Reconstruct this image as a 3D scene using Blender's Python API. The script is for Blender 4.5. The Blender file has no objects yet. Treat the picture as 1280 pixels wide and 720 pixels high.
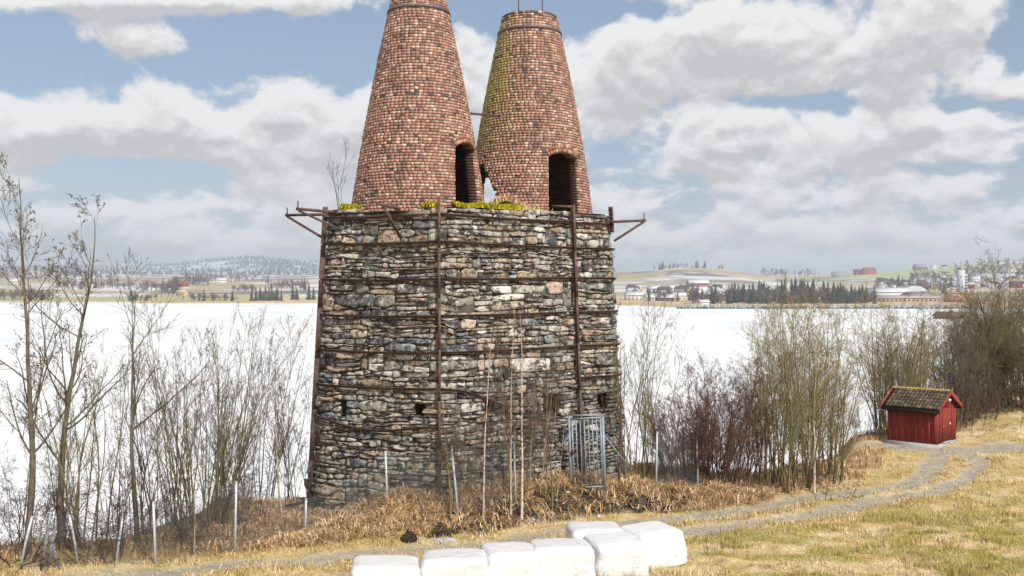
import bpy, math, random
import numpy as np
from math import sin, cos, pi, radians, sqrt, atan2

# ------------------------------------------------------------------ camera, sky, sun, exposure
scene = bpy.context.scene
COL = scene.collection
F = 1244.0                                   # focal length in photo pixels
CAMZ = 6.0
cam_data = bpy.data.cameras.new("camera")
cam_data.sensor_width = 36.0
cam_data.lens = 36.0 * F / 1280.0
cam_data.clip_start = 0.1
cam_data.clip_end = 20000.0
cam = bpy.data.objects.new("camera", cam_data)
COL.objects.link(cam)
cam.location = (0, 0, CAMZ)
cam.rotation_euler = (radians(90), 0, 0)
scene.camera = cam

SUN_EL, SUN_ROT = radians(42), radians(148)   # rotation clockwise from +Y
sun_dir = np.array([sin(SUN_ROT) * cos(SUN_EL), cos(SUN_ROT) * cos(SUN_EL), sin(SUN_EL)])
SUN_STRENGTH = 3.4
SKY_STRENGTH = 0.10
sun_data = bpy.data.lights.new("sun", 'SUN')
sun_data.energy = SUN_STRENGTH
sun_data.angle = radians(2.5)
sun_data.color = (1.0, 0.95, 0.87)
sun = bpy.data.objects.new("sun", sun_data)
COL.objects.link(sun)
from mathutils import Vector
sun.rotation_euler = Vector(-sun_dir).to_track_quat('-Z', 'Y').to_euler()

vs = scene.view_settings
vs.view_transform = 'Standard'
vs.look = 'None'
vs.exposure = 0.5
vs.gamma = 1.0
vs.use_curve_mapping = False
scene.cycles.use_denoising = True
scene.cycles.max_bounces = 6
scene.cycles.diffuse_bounces = 3
scene.cycles.glossy_bounces = 2
scene.cycles.transparent_max_bounces = 8
scene.cycles.volume_bounces = 0
scene.cycles.sample_clamp_indirect = 4.0


class NT:
    """small helper to write node trees as expressions"""
    def __init__(self, tree):
        self.t = tree
        self.t.nodes.clear()

    def node(self, kind, **kw):
        n = self.t.nodes.new(kind)
        for k, v in kw.items():
            setattr(n, k, v)
        return n

    def put(self, sock, v):
        if v is None:
            return
        if hasattr(v, 'is_linked') or isinstance(v, bpy.types.NodeSocket):
            self.t.links.new(v, sock)
        else:
            sock.default_value = v

    def m(self, op, a, b=None, c=None, clamp=False):
        n = self.node('ShaderNodeMath', operation=op, use_clamp=clamp)
        self.put(n.inputs[0], a)
        self.put(n.inputs[1], b)
        if c is not None:
            self.put(n.inputs[2], c)
        return n.outputs[0]

    def vm(self, op, a, b=None, scale=None):
        n = self.node('ShaderNodeVectorMath', operation=op)
        self.put(n.inputs[0], a)
        if b is not None:
            self.put(n.inputs[1], b)
        if scale is not None:
            self.put(n.inputs['Scale'], scale)
        return n.outputs[0]

    def sep(self, v):
        n = self.node('ShaderNodeSeparateXYZ')
        self.put(n.inputs[0], v)
        return n.outputs

    def comb(self, x, y, z):
        n = self.node('ShaderNodeCombineXYZ')
        for i, v in enumerate((x, y, z)):
            self.put(n.inputs[i], v)
        return n.outputs[0]

    def noise(self, vec, scale, detail=4.0, rough=0.55, dist=0.0, color=False, lac=2.0):
        n = self.node('ShaderNodeTexNoise')
        self.put(n.inputs['Vector'], vec)
        n.inputs['Scale'].default_value = scale
        n.inputs['Detail'].default_value = detail
        n.inputs['Roughness'].default_value = rough
        n.inputs['Lacunarity'].default_value = lac
        n.inputs['Distortion'].default_value = dist
        return n.outputs['Color' if color else 'Fac']

    def ramp(self, fac, stops, interp='LINEAR'):
        n = self.node('ShaderNodeValToRGB')
        self.put(n.inputs[0], fac)
        e = n.color_ramp.elements
        n.color_ramp.interpolation = interp
        while len(e) < len(stops):
            e.new(0.5)
        for i, (p, c) in enumerate(stops):
            e[i].position = p
            if not hasattr(c, '__len__'):
                c = (c, c, c)
            e[i].color = (c[0], c[1], c[2], 1)
        return n.outputs[0]

    def map(self, v, a, b, c, d, smooth=False):
        n = self.node('ShaderNodeMapRange')
        n.interpolation_type = 'SMOOTHSTEP' if smooth else 'LINEAR'
        n.clamp = True
        self.put(n.inputs[0], v)
        for i, x in enumerate((a, b, c, d)):
            n.inputs[i + 1].default_value = x
        return n.outputs[0]

    def mix(self, fac, a, b, blend='MIX'):
        n = self.node('ShaderNodeMix', data_type='RGBA', blend_type=blend)
        self.put(n.inputs[0], fac)
        for s, v in ((n.inputs[6], a), (n.inputs[7], b)):
            if isinstance(v, (tuple, list)):
                v = (v[0], v[1], v[2], 1)
            self.put(s, v)
        return n.outputs[2]


# ---- world: Nishita sky with a layer of cumulus between the viewer and the blue
world = bpy.data.worlds.new("World")
scene.world = world
world.use_nodes = True
w = NT(world.node_tree)
tc = w.node('ShaderNodeTexCoord').outputs['Generated']
sky = w.node('ShaderNodeTexSky', sky_type='NISHITA')
sky.sun_disc = False
sky.sun_elevation = SUN_EL
sky.sun_rotation = SUN_ROT
sky.altitude = 50
sky.air_density = 1.0
sky.dust_density = 1.6
sky.ozone_density = 1.2
dx, dy, dz = w.sep(tc)


def cloud_density(shift):
    z = w.m('ADD', dz, shift)
    lz = w.m('MULTIPLY', w.m('LOGARITHM', w.m('ADD', w.m('MAXIMUM', z, 0.0), 0.14), math.e), 1.5)
    p = w.comb(w.m('MULTIPLY', dx, 3.2), w.m('MULTIPLY', dy, 3.2), lz)
    big = w.noise(p, 1.5, 2.0, 0.5)
    q = w.vm('ADD', p, w.vm('SCALE', w.noise(p, 7.0, 2.0, 0.5, color=True), scale=0.07))
    fine = w.noise(q, 4.2, 9.0, 0.56)
    d = w.m('ADD', w.m('MULTIPLY', big, 0.42), w.m('MULTIPLY', fine, 0.72))
    d = w.m('ADD', d, w.m('MULTIPLY', w.m('SUBTRACT', w.noise(q, 14.0, 5.0, 0.6), 0.5), 0.16))
    # where the day's clouds and gaps stand in the northern sky (directions, as x/y and z/y)
    yy = w.m('MAXIMUM', dy, 0.05)
    u = w.m('DIVIDE', dx, yy)
    v = w.m('DIVIDE', z, yy)
    for (px, py, rx, ry, a) in CLOUDS:
        du = w.m('MULTIPLY', w.m('SUBTRACT', u, (px - 640) / F), F / rx)
        dv = w.m('MULTIPLY', w.m('SUBTRACT', v, (360 - py) / F), F / ry)
        r2 = w.m('ADD', w.m('MULTIPLY', du, du), w.m('MULTIPLY', dv, dv))
        g = w.m('MULTIPLY', w.m('EXPONENT', w.m('MULTIPLY', r2, -1.0)), a)
        d = w.m('ADD', d, g)
    return d


CLOUDS = [  # gaps (negative) and banks (positive)
    (40, 85, 140, 40, -0.22), (370, 55, 170, 34, -0.24), (225, 222, 100, 28, -0.11), (590, 5, 90, 36, -0.20),
    (715, 15, 45, 18, -0.20), (810, 10, 50, 16, -0.20), (1290, 60, 55, 30, -0.28), (1240, 132, 80, 13, -0.20),
    (1000, 127, 100, 9, -0.13), (1200, 210, 110, 11, -0.15), (470, 110, 40, 20, -0.06),
    (185, 52, 58, 24, 0.26), (240, 0, 270, 16, 0.24), (130, 160, 190, 34, 0.16), (400, 160, 120, 60, 0.13), (950, 60, 210, 45, 0.14),
    (1010, 175, 190, 34, 0.13), (830, 230, 200, 60, 0.03), (250, 300, 300, 26, 0.08), (1000, 280, 380, 50, 0.0), (740, 120, 90, 70, 0.13), (1130, 170, 140, 40, 0.04), (300, 250, 260, 50, 0.05), (560, 160, 90, 70, 0.08), (1000, 30, 200, 40, 0.06),
]
d0 = cloud_density(0.0)
d1 = cloud_density(0.011)
d2 = cloud_density(0.036)
cov = w.map(d0, 0.49, 0.60, 0.0, 1.0, smooth=True)
thick = w.map(d0, 0.58, 0.82, 0.0, 1.0)
above = w.map(w.m('ADD', w.m('MULTIPLY', d1, 0.6), w.m('MULTIPLY', d2, 0.4)), 0.54, 0.72, 0.0, 1.0, smooth=True)
# cloud radiance: sunlit tops, grey flat undersides
puff = w.noise(w.comb(w.m('MULTIPLY', dx, 1.0), dy, w.m('MULTIPLY', dz, 2.6)), 16.0, 7.0, 0.6, 0.3)
relief = w.m('MULTIPLY', w.m('SUBTRACT', d1, d0), 5.0)
shade = w.m('ADD', w.m('ADD', 0.16, relief), w.m('MULTIPLY', above, 0.52))
shade = w.m('ADD', shade, w.m('MULTIPLY', thick, 0.22))
shade = w.m('ADD', shade, w.m('MULTIPLY', w.m('SUBTRACT', puff, 0.5), 1.1), clamp=True)
ccol = w.mix(shade, (6.35, 6.33, 6.28), (4.0, 4.0, 4.05))
hazed = w.map(dz, 0.0, 0.13, 0.55, 0.0)
ccol = w.mix(w.m('MULTIPLY', hazed, 0.8), ccol, (5.55, 5.65, 5.8))
blue = w.mix(0.5, sky.outputs[0], (1.9, 2.45, 3.2))
blue = w.mix(hazed, blue, (4.4, 4.8, 5.3))
final = w.mix(cov, blue, ccol)
bg = w.node('ShaderNodeBackground')
w.put(bg.inputs[0], final)
bg.inputs[1].default_value = SKY_STRENGTH
wo = w.node('ShaderNodeOutputWorld')
w.t.links.new(bg.outputs[0], wo.inputs[0])


# ------------------------------------------------------------------ helpers
rng = np.random.default_rng(11)


def X(px, D):
    return (px - 640.0) / F * D


def norm(v):
    return v / np.maximum(np.linalg.norm(v, axis=-1, keepdims=True), 1e-9)


class VNoise:
    def __init__(self, seed, n=256):
        self.g = np.random.default_rng(seed).random((n, n))
        self.n = n

    def at(self, x, y):
        x = np.asarray(x, float)
        y = np.asarray(y, float)
        xi = np.floor(x).astype(int)
        yi = np.floor(y).astype(int)
        fx = x - xi
        fy = y - yi
        fx = fx * fx * (3 - 2 * fx)
        fy = fy * fy * (3 - 2 * fy)
        n = self.n
        g = self.g
        a = g[xi % n, yi % n]
        b = g[(xi + 1) % n, yi % n]
        c = g[xi % n, (yi + 1) % n]
        d = g[(xi + 1) % n, (yi + 1) % n]
        return (a * (1 - fx) + b * fx) * (1 - fy) + (c * (1 - fx) + d * fx) * fy

    def fbm(self, x, y, o=4, s=1.0):
        t = 0
        amp = 0.5
        for i in range(o):
            t = t + amp * self.at(np.asarray(x) * s + 17.3 * i, np.asarray(y) * s + 9.1 * i)
            s *= 2.03
            amp *= 0.5
        return t / (1 - 0.5 ** o)


N1, N2, N3 = VNoise(1), VNoise(2), VNoise(3)


def make_mesh(name, V, faces, cols=None, smooth=False):
    """faces: list of arrays, each (m,3) or (m,4)"""
    V = np.ascontiguousarray(V, dtype=np.float32)
    me = bpy.data.meshes.new(name)
    if not isinstance(faces, list) or isinstance(faces[0], tuple):
        faces = [faces]
    faces = [np.asarray(f, dtype=np.int32) for f in faces if len(f)]
    loops = np.concatenate([f.ravel() for f in faces])
    tot = np.concatenate([np.full(len(f), f.shape[1], np.int32) for f in faces])
    start = np.concatenate([[0], np.cumsum(tot)[:-1]]).astype(np.int32)
    me.vertices.add(len(V))
    me.vertices.foreach_set('co', V.ravel())
    me.loops.add(len(loops))
    me.loops.foreach_set('vertex_index', loops)
    me.polygons.add(len(tot))
    me.polygons.foreach_set('loop_start', start)
    me.polygons.foreach_set('loop_total', tot)
    if smooth:
        me.polygons.foreach_set('use_smooth', np.ones(len(tot), bool))
    if cols is not None:
        a = me.color_attributes.new('Col', 'FLOAT_COLOR', 'POINT')
        c = np.ones((len(V), 4), np.float32)
        c[:, :3] = cols
        a.data.foreach_set('color', c.ravel())
    me.update(calc_edges=True)
    me.validate()
    return me


def link(name, me, mat=None, parent=None, loc=None):
    o = bpy.data.objects.new(name, me)
    COL.objects.link(o)
    if mat is not None and me is not None and not me.materials:
        me.materials.append(mat)
    if parent is not None:
        o.parent = parent
    if loc is not None:
        o.location = loc
    return o


def tag(o, label=None, cat=None, group=None, kind=None):
    if label:
        o['label'] = label
    if cat:
        o['category'] = cat
    if group:
        o['group'] = group
    if kind:
        o['kind'] = kind
    return o


def empty(name, loc=(0, 0, 0), rz=0.0):
    o = bpy.data.objects.new(name, None)
    COL.objects.link(o)
    o.location = loc
    o.rotation_euler = (0, 0, rz)
    return o


class MB:
    """collects simple solids into one mesh"""
    def __init__(self):
        self.V = []
        self.Q = []
        self.T = []
        self.C = []
        self.n = 0

    def add(self, V, Q=(), T=(), c=(1, 1, 1)):
        V = np.asarray(V, float)
        if len(Q):
            self.Q.append(np.asarray(Q, int) + self.n)
        if len(T):
            self.T.append(np.asarray(T, int) + self.n)
        self.V.append(V)
        c = np.asarray(c, float)
        self.C.append(np.broadcast_to(c, (len(V), 3)))
        self.n += len(V)

    BOXQ = [(0, 3, 2, 1), (4, 5, 6, 7), (0, 1, 5, 4), (1, 2, 6, 5), (2, 3, 7, 6), (3, 0, 4, 7)]

    def hexa(self, V8, c=(1, 1, 1)):
        self.add(V8, MB.BOXQ, c=c)

    def box(self, x0, x1, y0, y1, z0, z1, c=(1, 1, 1)):
        self.hexa([(x0, y0, z0), (x1, y0, z0), (x1, y1, z0), (x0, y1, z0),
                   (x0, y0, z1), (x1, y0, z1), (x1, y1, z1), (x0, y1, z1)], c)

    def bar(self, p0, p1, w_, h_, side=None, c=(1, 1, 1)):
        """box beam from p0 to p1, w_ across 'side', h_ across the third axis"""
        p0 = np.asarray(p0, float)
        p1 = np.asarray(p1, float)
        t = norm(p1 - p0)
        if side is None:
            side = np.cross(t, (0, 0, 1.0)) if abs(t[2]) < 0.95 else np.array([1.0, 0, 0])
        side = np.asarray(side, float)
        s = norm(side - t * np.dot(side, t))
        u = np.cross(s, t)
        a = s * w_ / 2
        b = u * h_ / 2
        self.hexa([p0 - a - b, p0 + a - b, p0 + a + b, p0 - a + b, p1 - a - b, p1 + a - b, p1 + a + b, p1 - a + b], c)

    def tube(self, pts, r, k=8, c=(1, 1, 1)):
        pts = np.asarray(pts, float)
        r = np.broadcast_to(np.asarray(r, float), (len(pts),))
        V, Q = tubes(pts[None], r[None], k)
        caps = [tuple(range(k))[::-1], tuple(range(len(V) - k, len(V)))]
        T = []
        for cp in caps:
            for i in range(1, k - 1):
                T.append((cp[0], cp[i], cp[i + 1]))
        self.add(V, Q, T, c)

    def mesh(self, name, smooth=False):
        f = []
        if self.Q:
            f.append(np.concatenate(self.Q))
        if self.T:
            f.append(np.concatenate(self.T))
        return make_mesh(name, np.concatenate(self.V), f, np.concatenate(self.C), smooth)

    def build(self, name, mat, parent=None, smooth=False):
        return link(name, self.mesh(name, smooth), mat, parent)


def tubes(P, R, k):
    """P (M,n,3), R (M,n) -> vertices and quads of k-sided tubes"""
    M, n, _ = P.shape
    T = np.empty_like(P)
    T[:, 1:-1] = P[:, 2:] - P[:, :-2]
    T[:, 0] = P[:, 1] - P[:, 0]
    T[:, -1] = P[:, -1] - P[:, -2]
    T = norm(T)
    main = norm(P[:, -1] - P[:, 0])
    ref = np.where(np.abs(main[:, 2:3]) > 0.8, np.array([[1.0, 0.13, 0.0]]), np.array([[0.07, 0.1, 1.0]]))
    A = norm(np.cross(T, ref[:, None, :]))
    B = np.cross(T, A)
    ang = np.arange(k) * 2 * pi / k
    V = P[:, :, None, :] + R[:, :, None, None] * (A[:, :, None, :] * np.cos(ang)[None, None, :, None] + B[:, :, None, :] * np.sin(ang)[None, None, :, None])
    idx = np.arange(M * n * k).reshape(M, n, k)
    a = idx[:, :-1, :]
    b = idx[:, 1:, :]
    Q = np.stack([a, np.roll(a, -1, 2), np.roll(b, -1, 2), b], -1).reshape(-1, 4)
    return V.reshape(-1, 3), Q


# ------------------------------------------------------------------ materials
def new_mat(name):
    m = bpy.data.materials.new(name)
    m.use_nodes = True
    return m, NT(m.node_tree)


def finish(nt, color, rough=0.8, bump=None, bump_strength=0.4, bump_dist=0.02, metallic=0.0, spec=0.3, emission=None):
    b = nt.node('ShaderNodeBsdfPrincipled')
    nt.put(b.inputs['Base Color'], (color[0], color[1], color[2], 1) if isinstance(color, tuple) else color)
    nt.put(b.inputs['Roughness'], rough)
    nt.put(b.inputs['Metallic'], metallic)
    b.inputs['Specular IOR Level'].default_value = spec
    if bump is not None:
        bn = nt.node('ShaderNodeBump')
        bn.inputs['Strength'].default_value = bump_strength
        bn.inputs['Distance'].default_value = bump_dist
        nt.put(bn.inputs['Height'], bump)
        nt.t.links.new(bn.outputs[0], b.inputs['Normal'])
    o = nt.node('ShaderNodeOutputMaterial')
    nt.t.links.new(b.outputs[0], o.inputs[0])
    return b


def attr(nt, name='Col'):
    return nt.node('ShaderNodeVertexColor', layer_name=name).outputs[0]


def wpos(nt):
    return nt.node('ShaderNodeNewGeometry').outputs['Position']


def mat_attr(name, rough=0.85, nscale=30.0, amount=0.5, bump_scale=60.0, bs=0.3, bd=0.01, metallic=0.0, spec=0.25):
    """vertex colour broken up by noise"""
    m, n = new_mat(name)
    p = wpos(n)
    f = n.noise(p, nscale, 5, 0.6)
    c = n.mix(1.0, attr(n), n.ramp(f, [(0.25, 1 - amount), (0.75, 1 + amount)]), 'MULTIPLY')
    finish(n, c, rough, n.noise(p, bump_scale, 4, 0.6), bs, bd, metallic, spec)
    return m


def mat_plain(name, col, rough=0.8, nscale=12.0, amount=0.35, bs=0.2, bd=0.01, metallic=0.0, spec=0.3, bscale=None):
    m, n = new_mat(name)
    p = wpos(n)
    f = n.noise(p, nscale, 5, 0.6)
    c = n.mix(1.0, (col[0], col[1], col[2]), n.ramp(f, [(0.2, 1 - amount), (0.8, 1 + amount)]), 'MULTIPLY')
    finish(n, c, rough, n.noise(p, bscale or nscale * 3, 4, 0.6), bs, bd, metallic, spec)
    return m


M = {}
# rubble stone: each stone has its own colour; pale lichen, black crusts and painted crevice shade lie over them
m, n = new_mat('rubble_stone')
p = wpos(n)
base = attr(n)
ps = n.vm('MULTIPLY', p, (1.0, 1.0, 1.25))
f1 = n.noise(ps, 6.0, 7, 0.7, 0.3)
f2 = n.noise(ps, 16.0, 6, 0.7, 0.3)
f3 = n.noise(ps, 4.2, 5, 0.6)
c = n.mix(1.0, base, n.ramp(f2, [(0.28, 0.28), (0.5, 1.0), (0.75, 1.45)]), 'MULTIPLY')
c = n.mix(n.ramp(f1, [(0.53, 0.0), (0.60, 0.85)]), c, (0.56, 0.535, 0.49))       # pale lichen
c = n.mix(n.ramp(n.noise(ps, 4.6, 8, 0.72, 0.3), [(0.50, 0.0), (0.57, 0.9)]), c, (0.030, 0.029, 0.026))   # black crust, and crevice shade painted in by noise
c = n.mix(n.ramp(f3, [(0.56, 0.0), (0.70, 0.6)]), c, (0.25, 0.155, 0.085))     # rust brown
finish(n, c, 0.9, n.noise(ps, 20.0, 6, 0.68), 0.8, 0.03, 0, 0.2)
M['stone'] = m
M['core'] = mat_plain('dark_wall_core', (0.10, 0.09, 0.075), 0.95, 9.0, 0.6, 0.8, 0.03)  # gap shade put into the colour: darker than real lime mortar
# brick
m, n = new_mat('old_brick')
p = wpos(n)
base = attr(n)
f = n.noise(p, 38.0, 4, 0.6)
c = n.mix(1.0, base, n.ramp(f, [(0.25, 0.6), (0.75, 1.35)]), 'MULTIPLY')
c = n.mix(n.ramp(n.noise(n.vm('MULTIPLY', p, (1, 1, 0.45)), 2.2, 7, 0.68, 0.4), [(0.50, 0.0), (0.68, 0.6)]), c, (0.10, 0.07, 0.06))
finish(n, c, 0.9, n.noise(p, 70.0, 3, 0.6), 0.5, 0.01, 0, 0.2)
M['brick'] = m
M['brick_mortar'] = mat_plain('brick_mortar', (0.10, 0.078, 0.066), 0.95, 20.0, 0.5, 0.5, 0.01)
M['soot'] = mat_plain('sooty_lining', (0.10, 0.055, 0.042), 0.95, 8.0, 0.6, 0.6, 0.02)
m, n = new_mat('rusty_iron')
p = wpos(n)
c = n.ramp(n.noise(p, 9.0, 6, 0.65), [(0.3, (0.05, 0.035, 0.031)), (0.5, (0.115, 0.074, 0.062)), (0.7, (0.20, 0.125, 0.09))])
finish(n, c, 0.75, n.noise(p, 50, 4, 0.6), 0.3, 0.004, 0.25, 0.3)
M['rust'] = m
m, n = new_mat('galvanised_steel')
p = wpos(n)
c = n.ramp(n.noise(p, 14.0, 4, 0.6), [(0.3, (0.36, 0.40, 0.43)), (0.7, (0.58, 0.62, 0.66))])
finish(n, c, 0.5, None, metallic=0.15, spec=0.5)
M['galv'] = m
M['gate'] = mat_plain('blue_grey_steel', (0.24, 0.29, 0.34), 0.5, 10.0, 0.3, metallic=0.2)
M['wire'] = mat_plain('fence_wire', (0.17, 0.18, 0.18), 0.5, 5.0, 0.3, metallic=0.3)
# ground: vertex colour with fine litter noise
m, n = new_mat('earth_and_turf')
p = wpos(n)
f = n.noise(p, 22.0, 6, 0.7)
g = n.noise(p, 3.0, 5, 0.6)
c = n.mix(1.0, attr(n), n.ramp(f, [(0.3, 0.42), (0.5, 1.0), (0.72, 1.5)]), 'MULTIPLY')
c = n.mix(1.0, c, n.ramp(g, [(0.3, 0.82), (0.7, 1.16)]), 'MULTIPLY')
finish(n, c, 0.95, n.noise(p, 26.0, 6, 0.7), 0.8, 0.05, 0, 0.15)
M['ground'] = m
M['blade'] = mat_attr('grass_blade', 0.8, 8.0, 0.2, 60, 0.0, 0.001, 0, 0.2)
m, n = new_mat('snow_on_ice')
p = wpos(n)
c = n.ramp(n.noise(n.vm('MULTIPLY', p, (1, 0.35, 1)), 0.03, 7, 0.65), [(0.34, (0.62, 0.64, 0.66)), (0.55, (0.74, 0.745, 0.75)), (0.7, (0.78, 0.78, 0.785))])
finish(n, c, 0.7, n.noise(p, 0.6, 5, 0.6), 0.2, 0.1, 0, 0.3)
M['snow'] = m
# wrapped bales
m, n = new_mat('stretch_film')
tcg = n.node('ShaderNodeTexCoord').outputs['Object']
q = n.vm('MULTIPLY', tcg, (2.5, 2.5, 30.0))
wr = n.noise(q, 1.0, 5, 0.6, 0.8)
big = n.noise(tcg, 2.6, 4, 0.6, 2.0)
cr1 = n.m('ABSOLUTE', n.m('SUBTRACT', n.noise(n.vm('MULTIPLY', tcg, (1.0, 1.0, 0.45)), 2.6, 3, 0.5, 1.2), 0.5))
crease = n.map(cr1, 0.0, 0.012, 1.0, 0.0)
patch = n.ramp(n.noise(tcg, 1.7, 3, 0.5), [(0.5, 0.0), (0.62, 1.0)])
crease = n.m('MULTIPLY', crease, patch)
c = n.mix(n.ramp(wr, [(0.55, 0.0), (0.75, 0.10)]), (0.67, 0.675, 0.685), (0.52, 0.54, 0.56))
c = n.mix(n.ramp(n.noise(tcg, 1.6, 5, 0.6, 1.0), [(0.60, 0.0), (0.78, 0.30)]), c, (0.42, 0.43, 0.43))
c = n.mix(n.m('MULTIPLY', crease, 0.45), c, (0.25, 0.25, 0.25))  # shade of the creases painted as grey lines
hgt = n.m('SUBTRACT', n.m('ADD', n.m('MULTIPLY', wr, 0.25), n.m('MULTIPLY', big, 1.5)), n.m('MULTIPLY', crease, 0.7))
finish(n, c, 0.3, hgt, 0.35, 0.03, 0, 0.5)
M['film'] = m
# barks
def bark(name, a, b, scale=14.0):
    m, n = new_mat(name)
    p = wpos(n)
    c = n.ramp(n.noise(n.vm('MULTIPLY', p, (1, 1, 0.35)), scale, 5, 0.65), [(0.3, a), (0.7, b)])
    finish(n, c, 0.9, n.noise(p, 40, 4, 0.6), 0.5, 0.01, 0, 0.15)
    return m
M['bark_grey'] = bark('grey_brown_bark', (0.055, 0.046, 0.033), (0.20, 0.165, 0.115))
M['bark_olive'] = bark('olive_bark', (0.085, 0.072, 0.032), (0.235, 0.20, 0.10))
M['bark_yellow'] = bark('yellow_willow_bark', (0.16, 0.125, 0.05), (0.33, 0.27, 0.13))
M['bark_red'] = bark('red_brown_bark', (0.07, 0.036, 0.028), (0.19, 0.105, 0.075))
M['bark_dark'] = bark('dark_twigs', (0.03, 0.022, 0.02), (0.10, 0.07, 0.058))
M['bark_pale'] = bark('pale_sapling_bark', (0.27, 0.20, 0.13), (0.58, 0.48, 0.36))
m, n = new_mat('birch_bark')
p = wpos(n)
c = n.ramp(n.noise(n.vm('MULTIPLY', p, (3, 3, 14)), 1.6, 5, 0.7), [(0.36, (0.09, 0.07, 0.06)), (0.46, (0.55, 0.45, 0.38)), (0.7, (0.70, 0.62, 0.55))])
finish(n, c, 0.8, None)
M['birch'] = m
# hut
def red_paint(name, k):
    m, n = new_mat(name)
    p = wpos(n)
    f = n.noise(n.vm('MULTIPLY', p, (8, 8, 0.8)), 2.0, 5, 0.65)
    oi = n.node('ShaderNodeObjectInfo').outputs['Random']
    c = n.ramp(f, [(0.25, (0.16 * k, 0.020 * k, 0.014 * k)), (0.75, (0.30 * k, 0.042 * k, 0.030 * k))])
    c = n.mix(1.0, c, n.ramp(oi, [(0, 0.8), (1, 1.15)]), 'MULTIPLY')
    finish(n, c, 0.75, f, 0.3, 0.005)
    return m
M['red'] = red_paint('falu_red_boards', 1.0)
M['red2'] = red_paint('red_trim', 1.35)
m, n = new_mat('clay_tile')
p = wpos(n)
oi = n.node('ShaderNodeObjectInfo').outputs['Random']
c = n.ramp(n.noise(p, 9.0, 6, 0.7), [(0.33, (0.026, 0.021, 0.016)), (0.5, (0.085, 0.065, 0.045)), (0.66, (0.22, 0.17, 0.10))])
c = n.mix(1.0, c, n.ramp(oi, [(0, 0.6), (1, 1.5)]), 'MULTIPLY')
finish(n, c, 0.85, n.noise(p, 30, 4, 0.6), 0.3, 0.01)
M['tile'] = m
M['ridge'] = mat_plain('mossy_ridge', (0.36, 0.24, 0.07), 0.9, 12.0, 0.5)
M['black'] = mat_plain('black_wood', (0.015, 0.014, 0.013), 0.8)
M['gravel_stone'] = mat_attr('gravel_stone', 0.9, 40.0, 0.3)
M['concrete'] = mat_plain('concrete', (0.36, 0.36, 0.35), 0.9, 6.0, 0.25)
M['white'] = mat_plain('white_enamel', (0.8, 0.8, 0.78), 0.5, 4.0, 0.05)
M['soil'] = mat_plain('dark_soil', (0.032, 0.024, 0.018), 0.95, 20.0, 0.6, 0.8, 0.03)
M['slab'] = mat_plain('grey_slab', (0.36, 0.38, 0.36), 0.8, 14.0, 0.4)
M['moss'] = mat_attr('moss', 0.95, 25.0, 0.35, 80, 0.8, 0.02)
M['wood_old'] = mat_plain('weathered_board', (0.20, 0.20, 0.21), 0.9, 14.0, 0.4)
M['far'] = mat_attr('far_land', 0.95, 0.05, 0.22, 0.1, 0.0, 0.01)
M['far_attr'] = mat_attr('far_paint', 0.85, 0.3, 0.12, 0.5, 0.0, 0.01)
M['far_wood'] = mat_attr('far_wood', 0.95, 0.15, 0.4, 0.5, 0.0, 0.01)
M['glass'] = mat_plain('window_glass', (0.03, 0.035, 0.04), 0.2, 1.0, 0.1)

# ------------------------------------------------------------------ ground
EDGE_X = [-60, -20, -12, -9.5, -7.0, -5.6, -4.6, 2.6, 4.0, 8, 12, 14, 18, 24, 40, 120]
EDGE_Y = [21.4, 21.9, 22.3, 22.9, 25.4, 28.0, 33.5, 33.0, 29.6, 31.2, 34.5, 39.5, 43, 50, 62, 110]
TOE_X = [-9.0, -6.18, -3.0, -1.56, 1.24, 3.4, 5.2, 7.5, 10]
TOE_Y = [22.5, 22.7, 23.3, 24.1, 25.6, 26.3, 27.0, 28.0, 29.2]
TOP_X = [-8.5, -6.5, -5.0, -3.2, -1.6, 0.0, 2.0, 3.5, 5.5, 7.0]
TOP_Z = [0.1, 0.0, -0.12, 0.45, 0.95, 0.95, 0.72, 0.42, 0.15, 0.0]


def sstep(a, b, x):
    t = np.clip((x - a) / (b - a), 0, 1)
    return t * t * (3 - 2 * t)


UP_RUT = [(100, 722), (218, 712), (400, 697), (530, 684), (634, 675), (700, 665), (837, 650), (950, 634), (1025, 620), (1100, 611), (1137, 604), (1160, 589), (1169, 575), (1176, 563)]
LO_RUT = [(60, 745), (300, 730), (520, 712), (700, 690), (852, 667), (950, 652), (1010, 641), (1085, 628), (1149, 617), (1197, 602), (1216, 586), (1221, 575), (1200, 566)]
YARD = [(1100, 557), (1150, 560), (1210, 562), (1290, 556), (1400, 552)]


def to_ground(pts):
    out = []
    for px, py in pts:
        D = CAMZ * F / (py - 360.0)
        out.append((X(px, D), D))
    return np.array(out)


def resample(P, step=0.25):
    P = np.asarray(P, float)
    # Catmull-Rom through the points
    out = []
    for i in range(len(P) - 1):
        p0, p1, p2, p3 = P[max(i - 1, 0)], P[i], P[i + 1], P[min(i + 2, len(P) - 1)]
        k = max(2, int(np.linalg.norm(p2 - p1) / step))
        for t in np.arange(k) / k:
            out.append(0.5 * ((2 * p1) + (-p0 + p2) * t + (2 * p0 - 5 * p1 + 4 * p2 - p3) * t * t + (-p0 + 3 * p1 - 3 * p2 + p3) * t ** 3))
    out.append(P[-1])
    return np.array(out)


RUTS = [resample(to_ground(UP_RUT)), resample(to_ground(LO_RUT)), resample(to_ground(YARD))]


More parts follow.
